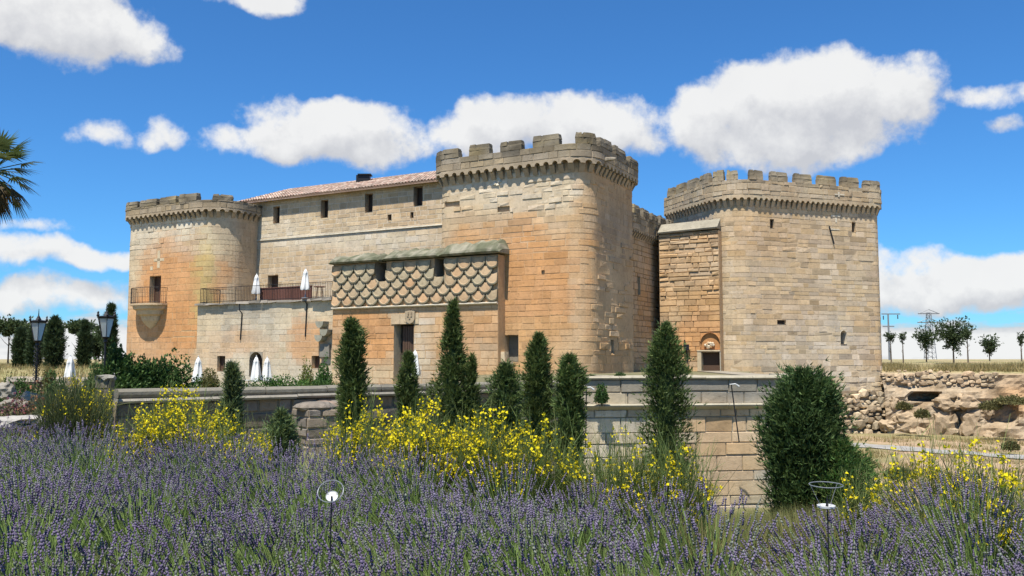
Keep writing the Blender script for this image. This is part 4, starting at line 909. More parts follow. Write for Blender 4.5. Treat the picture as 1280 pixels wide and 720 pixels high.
# garden torches in the lavender
def torch(px, D, zr, tilt, r1, r2, gap, lab):
    p = pt(px, HOR, D); t = thing('garden_torch', lab, 'garden ornament', (p.x, p.y, 0), 'ring and disc ornaments in the lavender'); M = Matrix.Translation((p.x, p.y, zr)) @ Matrix.Rotation(tilt, 4, 'X')
    mb = MB(); mb.tube([(p.x, p.y, -.05), (p.x + .005, p.y, zr - gap * .5), M @ Vector((0, 0, -gap))], .0035, 6); mb.build('stake', IRON, t)
    mb = MB(); ring = [M @ Vector((r1 * math.cos(6.2832 * j / 28), r1 * math.sin(6.2832 * j / 28), 0)) for j in range(29)]; mb.tube(ring, .0024, 6, cap=False); ro = mb.build('ring', STEEL, t)
    for j in range(3): a = 2.094 * j + .5; mb = MB(); mb.tube([M @ Vector((r1 * math.cos(a), r1 * math.sin(a), 0)), M @ Vector((r2 * .6 * math.cos(a), r2 * .6 * math.sin(a), -gap))], .001, 4); mb.build('strut', STEEL, t)
    mb = MB(); n = 24; vs = [M @ Vector((r * math.cos(6.2832 * j / n), r * math.sin(6.2832 * j / n), -gap + z)) for r, z in ((.001, -.006), (r2, -.004), (r2, .005), (r2 * .85, .001), (.001, .0)) for j in range(n)]
    mb.add(vs, [(i * n + j, i * n + (j + 1) % n, (i + 1) * n + (j + 1) % n, (i + 1) * n + j) for i in range(4) for j in range(n)]); mb.build('disc', WHITE, t)
torch(1028, 4.6, zat(606, 0, 4.6), .05, .083, .046, .11, 'ring above a white disc on a thin stake, right of centre in the lavender')
torch(416, 4.6, zat(614, 0, 4.6), .85, .066, .032, .05, 'tilted ring and white disc on a stake, left of centre in the lavender')
# stones of the left rockery
gw = Path([pt(8, HOR, 40).xy, pt(112, HOR, 38).xy]); lowg = thing('low_garden_wall', 'low pale stone wall below the dry field at the left edge', 'wall', (*gw.at(0), -.3)); zz0 = -.3
blocks(lowg, gw, 0, gw.L, -.4, .85, lambda p: lerp((.48, .40, .30), GREY, .3 + .3 * nz(p.x, p.z)), .4, .8, rough=.02); core(lowg, gw, -.6, .86, -.03, (.45, .38, .28), thick=.6)
for i, px in enumerate((25, 42)):
    p = pt(px, HOR, 37.2); t = thing('planter_box', ('dark planter box by the low pale wall, the farther left', 'dark planter box by the low pale wall, beside the lamp post')[i], 'planter', (p.x, p.y, gz(p.x, p.y)), 'dark planter boxes'); mb = MB(); z = gz(p.x, p.y)
    for a in ((-.26, .26, -.25, -.2), (-.26, .26, .2, .25), (-.26, -.21, -.2, .2), (.21, .26, -.2, .2)): mb.box(p.x + a[0], p.x + a[1], p.y + a[2], p.y + a[3], z, z + 1.05)
    mb.build('box', WOOD, t); mb = MB(); mb.box(p.x - .2, p.x + .2, p.y - .19, p.y + .19, z + .2, z + .98, (.1, .08, .05)); mb.build('soil', EARTH, t)
def boulder(px, py, D, sx, sz, lab, col, sy=None):
    p = pt(px, py, D); o = rock(None, (0, 0, 0), sx, sy or sx * .7, sz, col, 'boulder', int(px), 3); o.location = (p.x, p.y, p.z); tag(o, lab, 'rock', 'stones of the left rockery')
boulder(28, 527, 15, .5, .1, 'flat pale stone slab among the lavender at the left edge', (.36, .33, .29), .4)
boulder(66, 520, 15.8, .26, .09, 'smaller pale flat stone right of the big slab', (.31, .285, .24))
boulder(5, 489, 21, .24, .2, 'rounded grey boulder cut by the left edge', (.30, .27, .22)); boulder(40, 500, 21, .3, .16, 'squat grey boulder below the left lamp post', (.28, .25, .2))
boulder(16, 507, 19.5, .3, .14, 'dark boulder above the pale slab', (.25, .22, .18)); boulder(84, 514, 19.5, .3, .18, 'grey boulder behind the round broom bush', (.28, .25, .2)); boulder(60, 512, 19, .24, .13, 'small grey boulder between the pink shrubs', (.3, .27, .22))
PW = pt(128, HOR, 22.6); pil = Path([(PW.x - .16, PW.y + .36), (PW.x - .16, PW.y), (PW.x + .18, PW.y), (PW.x + .18, PW.y + .36)]); pi = thing('stone_pillar', 'rough upright stone post at the left end of the dark wall', 'pillar', (PW.x, PW.y, -.6)); core(pi, pil, -.8, zat(474, *PW.xy), -.02, (.2, .18, .14)); blocks(pi, pil, 0, pil.L, -.7, zat(474, *PW.xy), lambda p: lerp(DG_, GREY, .4), .3, .4, rough=.02)
rock(pi, (PW.x, PW.y + .17, zat(474, *PW.xy) + .03), .24, .24, .09, (.25, .23, .19), 'cap_stone', 5)
# ------------------------------------------------------------------ pylons
p = pt(1112, HOR, 150); t = thing('power_pole', 'steel utility pole with cross-arms just right of the pale tower', 'pylon', (p.x, p.y, 1.2)); zt = zat(392, p.x, p.y); k = p.y / F
mb = MB(); mb.tube([(p.x, p.y, 1.), (p.x, p.y, zt)], [.2, .13], 8); mb.build('pole', STEEL, t)
for nm, y, a, b in (('cross_arm', 392.5, -8, 15), ('lower_arm', 408, -7, 7)): z = zat(y, p.x, p.y); mb = MB(); mb.box(p.x + a * k, p.x + b * k, p.y - .09, p.y + .09, z - .09, z + .09); mb.build(nm, STEEL, t)
for x, y in ((12, 395), (-6, 396)): z = zat(y, p.x, p.y); mb = MB(); mb.lathe([(.03, .2), (.12, .1), (.05, -.05), (.14, -.15), (.05, -.3), (.14, -.4), (.03, -.5)], 8, (p.x + x * k, p.y, z)); mb.build('insulator', IRON, t)
p = pt(1163, HOR, 230); t = thing('lattice_pylon', 'grey lattice steel pylon behind the small trees on the right', 'pylon', (p.x, p.y, 1.2)); zt = zat(391, p.x, p.y); k = p.y / F
mb = MB(); nl = 11; ww = lambda f: 1.15 - .75 * f
for i in range(nl):
    f0_, f1b = i / nl, (i + 1) / nl; z0, z1 = 1 + (zt - 1) * f0_, 1 + (zt - 1) * f1b; w0, w1 = ww(f0_), ww(f1b); c4 = [(-1, -1), (1, -1), (1, 1), (-1, 1)]
    for j in range(4):
        a, b = c4[j], c4[(j + 1) % 4]; mb.tube([(p.x + a[0] * w0, p.y + a[1] * w0, z0), (p.x + a[0] * w1, p.y + a[1] * w1, z1)], .09, 4)
        mb.tube([(p.x + a[0] * w0, p.y + a[1] * w0, z0), (p.x + b[0] * w1, p.y + b[1] * w1, z1)], .05, 4); mb.tube([(p.x + a[0] * w1, p.y + a[1] * w1, z1), (p.x + b[0] * w1, p.y + b[1] * w1, z1)], .05, 4)
mb.build('lattice_mast', STEEL, t)
for y, a, b in ((392, -13, 13), (403, -14, 14)): z = zat(y, p.x, p.y); mb = MB(); mb.box(p.x + a * k, p.x + b * k, p.y - .25, p.y + .25, z - .12, z + .12); mb.tube([(p.x + a * k, p.y, z), (p.x, p.y, z + 1.1), (p.x + b * k, p.y, z)], .08, 4); mb.build('cross_arm', STEEL, t)
# ------------------------------------------------------------------ vegetation (numpy leaf meshes)
def unit(v): return v / np.maximum(1e-9, np.linalg.norm(v, axis=1, keepdims=True))
def blades(P, D, L, Wd, C, droop=0.):
    """triangular leaves: base P, direction D, length L, width Wd, colour C"""
    n = len(P); D = unit(D); s = unit(np.cross(D, unit(rng.normal(size=(n, 3))))); tip = P + D * L[:, None]; tip[:, 2] -= droop * L
    V = np.stack([P - s * (Wd * .5)[:, None], P + s * (Wd * .5)[:, None], tip], 1).reshape(-1, 3)
    return V, np.arange(3 * n).reshape(-1, 3), np.repeat(C, 3, 0)
def quads(P, D, L, Wd, C, fold=.25):
    """pointed oval leaves: four corners and a fold"""
    n = len(P); D = unit(D); s = unit(np.cross(D, unit(rng.normal(size=(n, 3))))); nn_ = np.cross(s, D); m = P + D * (L * .45)[:, None]
    V = np.stack([P, m + s * (Wd * .5)[:, None] + nn_ * (Wd * fold)[:, None], P + D * L[:, None], m - s * (Wd * .5)[:, None] + nn_ * (Wd * fold)[:, None]], 1).reshape(-1, 3)
    b = np.arange(n)[:, None] * 4; return V, np.concatenate([b + [0, 1, 2], b + [0, 2, 3]], 1).reshape(-1, 3), np.repeat(C, 4, 0)
def join(L):
    V = []; Fs = []; C = []; k = 0
    for v, f, c in L: V.append(v); Fs.append(f + k); C.append(c); k += len(v)
    return np.concatenate(V), np.concatenate(Fs), np.concatenate(C)
def shade_col(n, c, v=.3, alt=None, pa=.3):
    C = np.array(c)[None] * (1 + rng.uniform(-v, v, (n, 1)))
    if alt is not None: k = rng.random((n, 1)) ** 2 * pa * 2; C = C * (1 - k) + np.array(alt)[None] * k
    return np.clip(C, .004, 1)
def vn(P, s, seed=0):
    return np.array([noise.noise(Vector((p[0] * s + seed, p[1] * s, p[2] * s))) for p in P])
def trunk(par, h, r, name='trunk', lean=(0, 0), limbs=0, rad=.5, z0=0.):
    b = wloc(par); mb = MB(); mb.tube([b + Vector((lean[0] * t, lean[1] * t, -.15 + z0 + (h + .15) * t)) for t in (0, .3, .6, 1)], [r, r * .85, r * .6, r * .25], 7)
    for i in range(limbs):
        t = random.uniform(.35, .8); a = random.uniform(0, 6.28); p = b + Vector((lean[0] * t, lean[1] * t, h * t)); mb.tube([p, p + Vector((math.cos(a) * rad * .5, math.sin(a) * rad * .5, rad * .45)), p + Vector((math.cos(a) * rad, math.sin(a) * rad, rad * 1.1))], [r * .4, r * .25, r * .08], 5)
    return mb.build(name, BARK, par)
def cypress(px, D, ytop, ybase, wpx, lab, n=5200, pointy=.6, col=(.045, .072, .02), alt=(.14, .17, .05), ragged=.18, side=(), name='cypress', size=.085, zb=None, group='cypresses in front of the castle', up=1.0, belly=.3):
    p = pt(px, HOR, D); g0_ = gz(p.x, p.y) if zb is None else zb; zt = zat(ytop, p.x, p.y); H = zt - g0_; Rm = wpx * .5 * D / F
    t = thing(name, lab, 'tree', (p.x, p.y, g0_), group); trunk(t, H * .9, .05 + .02 * H)
    def crown(n, cx, cy, z0, H, Rm, seed):
        u = rng.random(n) ** .85; a = rng.uniform(0, 2 * np.pi, n); prof = np.where(u < belly, .55 + .45 * (u / belly) ** .7, np.maximum(0, 1 - ((u - belly) / (1 - belly)) ** (1 / pointy)) ** .9)
        lump = 1 + 1.5 * ragged * (vn(np.stack([np.cos(a) * 1.3, np.sin(a) * 1.3, u * H * 2.2], 1), 1.0, seed) * 1.6 + vn(np.stack([np.cos(a) * 3, np.sin(a) * 3, u * H * 6], 1), 1.0, seed + 9) * .9)
        rr = Rm * np.maximum(.03, prof) * lump * np.where(rng.random(n) < .12, rng.uniform(1, 1.4, n), rng.uniform(.62, 1.05, n)); Pt = np.stack([cx + rr * np.cos(a), cy + rr * np.sin(a), z0 + u * H], 1)
        nc = max(40, n // 34); ci = rng.choice(n, nc); own = rng.integers(0, nc, n); cl = rng.random(n) < .72
        sp_ = rng.normal(0, 1, (n, 3)) * np.array([.16, .16, .26]) * min(1., Rm * 2.2) * min(1.15, size / .085) ** .7 * .8 * (.2 + .8 * prof[ci][own])[:, None]
        Pt = np.where(cl[:, None], Pt[ci][own] + sp_, Pt); a = np.arctan2(Pt[:, 1] - cy, Pt[:, 0] - cx); Pt[:, 2] = np.maximum(Pt[:, 2], z0)
        out = np.stack([np.cos(a), np.sin(a), np.full(n, up)], 1); L = []; ctone = np.where(cl, rng.uniform(.65, 1.35, nc)[own], 1.)[:, None]
        tone = (1 + .3 * vn(Pt, 2.2, seed + 3))[:, None] * ctone
        for k in range(3):
            C = shade_col(n, col, .3, alt, .5) * tone * 1.3; L.append(blades(Pt, out + rng.normal(0, .55, (n, 3)), size * rng.uniform(.6, 1.9, n), size * .34 * rng.uniform(.6, 1.3, n), C))
        k = 16; zz = np.linspace(.0, .93, 14); V = []; 
        for z_ in zz:
            pr = .55 + .45 * (z_ / belly) ** .7 if z_ < belly else max(0, 1 - ((z_ - belly) / (1 - belly)) ** (1 / pointy)) ** .9
            V += [(cx + Rm * .5 * pr * math.cos(6.2832 * j / k) * (1 + .2 * nz(j, z_ * 5, seed)), cy + Rm * .5 * pr * math.sin(6.2832 * j / k), z0 + z_ * H) for j in range(k)]
        Fq = []
        for i in range(13):
            for j in range(k): a0, b0, c0, d0_ = i * k + j, i * k + (j + 1) % k, (i + 1) * k + (j + 1) % k, (i + 1) * k + j; Fq += [(a0, b0, c0), (a0, c0, d0_)]
        L.append((np.array(V), np.array(Fq), np.tile(np.array(col), (len(V), 1)))); return L
    Ls = crown(n, p.x, p.y, g0_ + .02 * H, H * .98, Rm, px * .1)
    for dx, yt, w2 in side: q = dx * D / F; Ls += crown(int(n * .35), p.x + q, p.y - .05, g0_ + .05, zat(yt, p.x, p.y) - g0_, w2 * .5 * D / F, px * .1 + 5)
    V, Fa, C = join(Ls); npmesh('crown', V, Fa, C, LEAF, t); return t
cypress(440, 20, 400, 535, 26, 'dark columnar cypress with a tufted top left of the wooden gate', 5600, .2, ragged=.3, belly=.55)
cypress(566, 22, 379, 525, 56, 'tall pointed conical cypress right of the wooden gate', 6800, .95, ragged=.34, side=((24, 446, 34),), belly=.2)
cypress(510, 21, 441, 535, 20, 'slim small cypress directly in front of the wooden gate', 3400, .3, ragged=.25, belly=.5)
cypress(632, 22, 456, 535, 42, 'bushy rounded conifer between the tall cypresses right of the gate', 4600, .3, ragged=.35, col=(.04, .075, .025))
cypress(673, 20, 420, 560, 29, 'dense dark cypress standing before the central tower', 6200, .27, ragged=.2, belly=.45)
cypress(712, 19, 446, 585, 28, 'cypress at the left corner of the pale bastion', 6000, .22, ragged=.25, belly=.5, col=(.05, .085, .025))
cypress(832, 22, 406, 562, 43, 'tall cypress in front of the middle of the bastion wall', 8200, .28, ragged=.26, belly=.4, alt=(.13, .17, .05))
cypress(1002, 19, 467, 640, 63, 'wide shaggy conifer at the right end of the bastion', 9500, .2, ragged=.34, belly=.55, size=.1, side=((-24, 500, 34), (20, 486, 38), (26, 524, 36)), col=(.036, .066, .02), alt=(.10, .145, .045))
cypress(1052, 18.5, 556, 640, 56, 'low round green shrub at the right foot of the shaggy conifer', 3200, .3, name='round_shrub', col=(.05, .11, .025), group='shrubs at the moat edge')
cypress(291, 18, 459, 540, 22, 'wispy young conifer in front of the dark garden wall', 2200, .6, ragged=.5, size=.11, col=(.06, .085, .045))
cypress(353, 17, 516, 565, 32, 'small feathery young conifer left of the stone pier', 1800, .7, ragged=.4, size=.09, col=(.065, .10, .045))
# ---- broadleaf shrubs, hedges
def shrub(px, D, ytop, wpx, lab, n=3000, col=(.04, .085, .02), alt=(.12, .19, .05), dep=None, leaf=.09, name='shrub', zb=None, group='shrubs in the castle garden', lump=.3, boxy=0., flowers=None):
    p = pt(px, HOR, D); z0 = gz(p.x, p.y) if zb is None else zb; H = max(.15, zat(ytop, p.x, p.y) - z0); Rx = wpx * .5 * D / F; Ry = dep or Rx
    t = thing(name, lab, 'shrub', (p.x, p.y, z0), group); mb = MB(); b = Vector((p.x, p.y, z0))
    for i in range(5): a = i * 1.26; mb.tube([b + Vector((0, 0, -.1)), b + Vector((Rx * .25 * math.cos(a), Ry * .25 * math.sin(a), H * .4)), b + Vector((Rx * .5 * math.cos(a), Ry * .5 * math.sin(a), H * .75))], [.03, .02, .008], 5)
    mb.build('stem', BARK, t)
    d = unit(rng.normal(size=(n, 3))); d[:, 2] = np.abs(d[:, 2])
    if boxy: d = d / np.maximum(.2, np.max(np.abs(d), 1, keepdims=True)) * boxy + d * (1 - boxy)
    r = rng.uniform(.72, 1.04, n) * (1 + lump * (vn(d, 2.2, px) * 1.5 + vn(d, 5, px) * .8)); Pt = np.stack([p.x + d[:, 0] * Rx * r, p.y + d[:, 1] * Ry * r, z0 + H * .06 + d[:, 2] * H * .92 * r], 1)
    Pt[:, 2] = np.where(rng.random(n) < .3, z0 + rng.uniform(0.02, .6, n) * H, Pt[:, 2])
    tone = (1 + .35 * vn(Pt, 3, px))[:, None]; Ls = [quads(Pt, d + rng.normal(0, .6, (n, 3)) + [0, 0, .35], leaf * rng.uniform(.6, 1.4, n), leaf * .5 * rng.uniform(.7, 1.3, n), shade_col(n, col, .3, alt, .4) * tone) for k in range(2)]
    k = 14; V = []; Fq = []
    for i in range(8):
        e = i / 7 * math.pi / 2; V += [(p.x + .74 * Rx * math.cos(e) * math.cos(6.2832 * j / k), p.y + .74 * Ry * math.cos(e) * math.sin(6.2832 * j / k), z0 + H * .74 * math.sin(e)) for j in range(k)]
    for i in range(7):
        for j in range(k): a0, b0, c0, d0_ = i * k + j, i * k + (j + 1) % k, (i + 1) * k + (j + 1) % k, (i + 1) * k + j; Fq += [(a0, b0, c0), (a0, c0, d0_)]
    Ls.append((np.array(V), np.array(Fq), np.tile(np.array(col), (len(V), 1)))); V, Fa, C = join(Ls); npmesh('foliage', V, Fa, C, LEAF, t)
    if flowers:
        m = 220; i_ = rng.choice(n, m); V, Fa, C = quads(Pt[i_], d[i_] + rng.normal(0, .4, (m, 3)), np.full(m, .06), np.full(m, .06), shade_col(m, flowers, .25)); npmesh('blossom', V, Fa, C, PETAL, t)
    return t
shrub(150, 27, 443, 66, 'big glossy green shrub right of the second lamp post', 8500, leaf=.12); shrub(190, 27.5, 450, 60, 'big dark green shrub below the balcony', 8000, leaf=.12, col=(.035, .075, .018)); shrub(222, 28, 457, 46, 'loose leafy shrub right of the big dark shrubs', 3000, lump=.5, leaf=.11); shrub(120, 26.8, 455, 30, 'leafy shrub at the foot of the second lamp post', 2000)
shrub(262, 46, 461, 27, 'clipped olive-green ball bush below the terrace', 1800, col=(.11, .11, .03), alt=(.2, .19, .06), leaf=.08, lump=.08); shrub(62, 38, 456, 20, 'clipped yellowish ball bush beside the left lamp post', 1500, col=(.15, .13, .04), alt=(.24, .21, .08), leaf=.08, lump=.08)
shrub(350, 29, 473, 74, 'low bright green hedge behind the coping below the arched doorway', 3600, col=(.05, .12, .02), alt=(.14, .25, .05), dep=.5, leaf=.07, name='hedge', boxy=.6, lump=.15); shrub(296, 28, 476, 50, 'low green hedge left of the bright hedge', 2200, col=(.05, .10, .02), dep=.5, leaf=.07, name='hedge', boxy=.6, lump=.2)
shrub(384, 36, 457, 22, 'yellow-green bush left of the round green bush by the carved scroll', 1500, col=(.15, .17, .03), alt=(.26, .27, .07), leaf=.08); shrub(405, 33, 453, 22, 'round bright green bush below the carved scroll', 1900, col=(.045, .12, .02), leaf=.08); shrub(398, 30, 472, 44, 'low green hedge right of the bright hedge', 1800, col=(.05, .11, .02), dep=.4, leaf=.06, name='hedge', boxy=.5)
shrub(25, 23, 476, 50, 'low green shrub under the low pale wall at the left', 1800, zb=.2, leaf=.07); shrub(72, 22, 474, 40, 'light green shrub left of the stone post', 1800, zb=.1, col=(.07, .12, .03), leaf=.07)
shrub(22, 17.5, 498, 46, 'pink-flowered low shrub at the left edge', 1400, col=(.12, .12, .05), alt=(.3, .16, .14), leaf=.05, flowers=(.5, .2, .22), zb=.1); shrub(52, 17.5, 492, 40, 'pink and orange flowered low shrub beside the pale slab', 1400, col=(.11, .12, .05), alt=(.3, .16, .10), leaf=.05, flowers=(.55, .24, .14), zb=.1)
shrub(985, 45, 457, 10, 'tiny dark bush on the terrace edge before the right tower', 500, leaf=.06, zb=.8); shrub(775, 33, 466, 12, 'small weed tuft on the bastion coping left', 300, leaf=.06, zb=.95); shrub(855, 50, 456, 16, 'small green plants near the carved doorway', 500, leaf=.1, zb=.7, col=(.12, .15, .04)); shrub(752, 32.2, 480, 14, 'dark plant hanging on the bastion left corner', 500, leaf=.08, zb=.05)
for px, py, D, wpx, lab in ((1128, 512, 58.5, 16, 'yellowish tuft on the rubble bank nearest the pale tower'), (1262, 505, 55, 40, 'dark overhanging brush on the earth bank at the right edge'), (1235, 512, 55.5, 22, 'dark brush beside the earth hollow'), (1150, 522, 58, 16, 'dry tuft under the boulders'), (1258, 562, 47, 16, 'small green plant beside the gravel path'), (1120, 598, 24, 26, 'olive tuft on the moat slope below the bank'), (1075, 585, 30, 20, 'small tuft on the sandy mound')):
    p = pt(px, py, D); shrub(px, D, py - 9, wpx, lab, 900, col=(.12, .12, .045), alt=(.26, .22, .09), leaf=.13, zb=p.z, group='wild tufts on the bank')
# ---- small trees
def tree(px, D, ytop, ycrown, ybase, wpx, lab, n=1500, col=(.045, .07, .03), alt=(.10, .13, .05), leaf=.22, lump=.75, group='young trees along the horizon', lean=0., cat_name='young_tree'):
    p = pt(px, HOR, D); z0 = gz(p.x, p.y); zt = zat(ytop, p.x, p.y); zc = zat(ycrown, p.x, p.y); Rx = wpx * .5 * D / F; t = thing(cat_name, lab, 'tree', (p.x, p.y, z0), group); trunk(t, zc - z0 + (zt - zc) * .6, .04 + .012 * (zt - z0), limbs=5, rad=Rx * .6, lean=(lean, 0))
    d = unit(rng.normal(size=(n, 3))); r = rng.random(n) ** .4 * (1 + lump * (vn(d, 1.8, px) * 1.6 + vn(d, 4, px) * .8)); h2 = (zt - zc) / 2; vz = .72 + .35 * d[:, 2]
    Pt = np.stack([p.x + lean + d[:, 0] * Rx * r * vz * 1.3, p.y + d[:, 1] * Rx * r * vz * 1.3, (zt + zc) / 2 + d[:, 2] * h2 * r], 1); L = [quads(Pt, d + rng.normal(0, .7, (n, 3)) + [0, 0, .3], leaf * rng.uniform(.6, 1.4, n), leaf * .55 * rng.uniform(.7, 1.3, n), shade_col(n, col, .3, alt, .3) * (1 + .3 * vn(Pt, .9, px))[:, None]) for k in range(2)]
    V, Fa, C = join(L); npmesh('crown', V, Fa, C, LEAF, t)
for a in ((1158, 95, 413, 434, 447, 26, 'young tree with a forked trunk in front of the lattice pylon', 900), (1192, 85, 403, 436, 447, 30, 'largest dark round tree on the right horizon', 1700), (1210, 88, 411, 425, 447, 10, 'slender sapling touching the largest tree', 220), (1237, 95, 422, 440, 447, 18, 'small round tree near the right edge', 700), (1129, 90, 416, 428, 447, 7, 'bare thin sapling between the two pylons', 90), (1114, 100, 416, 426, 447, 11, 'leafy sapling at the utility pole', 200), (1277, 90, 415, 432, 447, 6, 'thin sapling at the right edge', 120)): tree(*a)
# row at the left
for px, D, yt, wd, lab in ((25, 80, 412, 15, 'slim cypress under the broad crown at the far left'), (37, 84, 420, 5, 'very thin far cypress between two others'), (27.5 + 0, 110, 403, 13, 'tall cypress behind the far left one'), (67, 78, 398, 19, 'wide dark cypress in the middle of the left row'), (42, 79, 408, 12, 'narrow dark cypress left of the first lamp'), (105, 80, 403, 11, 'narrow cypress left of the second lamp'), (137, 74, 382, 10, 'tall spindly cypress touching the left tower')):
    cypress(px, D, yt, 447, wd, lab, 2600, .3 if wd > 12 else .35, col=(.03, .05, .022), alt=(.06, .085, .035), ragged=.15, size=.26, group='cypress row beyond the left field', belly=.25)
for a in ((10, 90, 400, 420, 447, 36, 'broad-crowned tree at the far left edge', 1500), (57, 88, 405, 424, 447, 22, 'round-crowned tree beside the wide dark cypress', 900), (98, 86, 403, 418, 447, 30, 'flat-topped tree left of the second lamp', 1100), (128, 86, 411, 432, 447, 20, 'loose tree behind the second lamp', 800), (120, 82, 420, 444, 447, 14, 'short bushy tree right of the flat-topped tree', 700), (60, 95, 425, 444, 447, 30, 'low bushy tree behind the left lamp', 900)): tree(*a, group='trees beyond the left field', leaf=.3, col=(.06, .09, .035))
# ---- fan palm
p = Vector((-11.53, 19.2, 0)); zc = zat(213, p.x, p.y); palm = thing('fan_palm', 'fan palm with drooping dry fronds at the upper left edge', 'tree', (p.x, p.y, gz(p.x, p.y))); g0_ = gz(p.x, p.y)
mb = MB(); mb.tube([(p.x, p.y, g0_ - .1), (p.x, p.y, g0_ + 1), (p.x + .02, p.y, zc - .5), (p.x, p.y, zc)], [.24, .2, .17, .14], 10); mb.build('trunk', BARK, palm)
for i in range(46):
    a = i * 2.39996; e = math.radians(75 - 150 * (i / 45)); dry = i > 30; Lp = random.uniform(.45, .66); d = Vector((math.cos(a) * math.cos(e), math.sin(a) * math.cos(e), math.sin(e))); b = Vector((p.x, p.y, zc)); m = b + d * Lp; mb = MB()
    c = (.12, .085, .04) if dry and random.random() < .8 else lerp((.05, .085, .025), (.13, .15, .05), random.random()); mb.tube([b, m], .012, 4, c)
    sd = d.cross(Vector((0, 0, 1))); sd = sd.normalized() if sd.length > .1 else Vector((1, 0, 0)); un = sd.cross(d); K = 16
    for k in range(K):
        th = math.radians(-78 + 156 * k / (K - 1)) * (.6 if dry else 1); fd = (d * math.cos(th) + sd * math.sin(th)).normalized(); Lf = random.uniform(.5, .66) * (1 - .25 * abs(th)); w0 = .022; dr = Vector((0, 0, -1)) * (.16 if dry else .09)
        q1 = m + fd * Lf * .55 + dr * .3; q2 = m + fd * Lf + dr * 1.1; pr = fd.cross(un).normalized() * w0; kk = random.uniform(.8, 1.2); cc = tuple(x * kk for x in c)
        mb.add([m - pr * .4, m + pr * .4, q1 - pr, q1 + pr, q2], [(0, 1, 3, 2), (2, 3, 4)], cc)
    mb.build('frond', LEAF, palm)
# ---- broom bushes
def broom(px, D, ytop, wpx, lab, ns=170, fl=1.0, green=(.10, .15, .04), zb=None, fan=.35, tall=1.0, base=.16, alt=(.24, .25, .08)):
    p = pt(px, HOR, D); z0 = gz(p.x, p.y) if zb is None else zb; H = zat(ytop, p.x, p.y) - z0; Rx = wpx * .5 * D / F
    t = thing('broom_bush', lab, 'bush', (p.x, p.y, z0), 'yellow broom bushes behind the lavender')
    n = int(ns * .75); a = rng.uniform(0, 2 * np.pi, n); rad = np.sqrt(rng.random(n)); tip = np.stack([p.x + Rx * rad * np.cos(a), p.y + min(Rx, .8) * rad * np.sin(a), z0 + H * np.where(rng.random(n) < .25, rng.uniform(.8, 1.1, n), rng.uniform(.45, .85, n)) * (1 - .25 * rad ** 2)], 1); bs = np.stack([p.x + Rx * .45 * rad * np.cos(a) + rng.normal(0, .05, n), p.y + min(Rx, .8) * .45 * rad * np.sin(a), np.full(n, z0 - .03)], 1)
    L = []; mid = bs * .5 + tip * .5 + rng.normal(0, .03, (n, 3)); mid[:, 2] += .04
    def strip(A, B, w0, w1, C):
        m = len(A); s = unit(np.cross(B - A, unit(rng.normal(size=(m, 3))))); V = np.stack([A - s * w0, A + s * w0, B + s * w1, B - s * w1], 1).reshape(-1, 3); b = np.arange(m)[:, None] * 4; return V, np.concatenate([b + [0, 1, 2], b + [0, 2, 3]], 1).reshape(-1, 3), np.repeat(C, 4, 0)
    C = shade_col(n, green, .35, alt, .4); L += [strip(bs, mid, .004, .0035, C), strip(mid, tip, .0035, .0022, C)]
    for k in range(7):                                                                       # side twigs and narrow leaves
        f = rng.uniform(.25, .95, n)[:, None]; q = np.where(f < .5, bs + (mid - bs) * f * 2, mid + (tip - mid) * (f - .5) * 2); dd = unit(tip - bs) + rng.normal(0, .35, (n, 3)); L.append(strip(q, q + dd * rng.uniform(.08, .3, n)[:, None], .003, .0012, shade_col(n, green, .35, alt, .5)))
    V, Fa, C = join(L); npmesh('stems', V, Fa, C, LEAF, t, kind='stuff')
    m = int(n * .62 * fl)
    if m > 0:
        i_ = rng.choice(n, m); f = rng.uniform(.62, 1.0, m)[:, None]; cc = mid[i_] + (tip[i_] - mid[i_]) * f; L = []
        for k in range(9):
            q = cc + rng.normal(0, .026, (m, 3)) * [1, 1, 1.6]; L.append(quads(q, rng.normal(size=(m, 3)) + [0, -.3, .2], rng.uniform(.022, .046, m), rng.uniform(.022, .042, m), shade_col(m, (.86, .72, .02), .12, (.78, .56, .02), .3), .3))
        V, Fa, C = join(L); npmesh('flowers', V, Fa, C, PETAL, t, kind='stuff')
for a in ((230, 12.3, 486, 120, 'broom bush full of yellow flowers in front of the dark wall', 420, 1.25), (165, 11.8, 520, 70, 'low yellow broom left of the big flowering one', 150, 1.0), (300, 11.5, 525, 90, 'yellow broom below the young conifer', 220, .8), (455, 11, 498, 110, 'yellow broom in front of the stone pier and cypress', 300, .9), (530, 10.5, 503, 120, 'yellow broom in the middle of the row of flowers', 420, 1.2), (610, 10.2, 510, 120, 'yellow broom below the bushy conifer', 380, 1.0), (680, 10, 528, 100, 'taller thin broom left of the bastion', 260, .5), (770, 9.6, 540, 130, 'green broom with few flowers before the bastion', 420, .3), (850, 9.4, 545, 90, 'green broom with yellow tips right of centre', 320, .35),
          (1150, 8.6, 548, 140, 'open broom with scattered flowers in front of the moat', 230, .75), (1225, 8.2, 552, 120, 'open broom with scattered flowers near the right edge', 170, .65), (1255, 7.0, 600, 90, 'low broom at the right edge', 150, .5), (1065, 7.6, 585, 40, 'small broom sprig beside the shaggy conifer', 50, .7)): broom(*a)
broom(95, 13.2, 470, 88, 'dense domed brownish broom bush left of the dark wall', 1300, .06, (.07, .10, .035), alt=(.16, .15, .06)); broom(100, 13.6, 466, 84, 'yellow flowering broom top behind the domed bush', 260, .8, zb=.15)
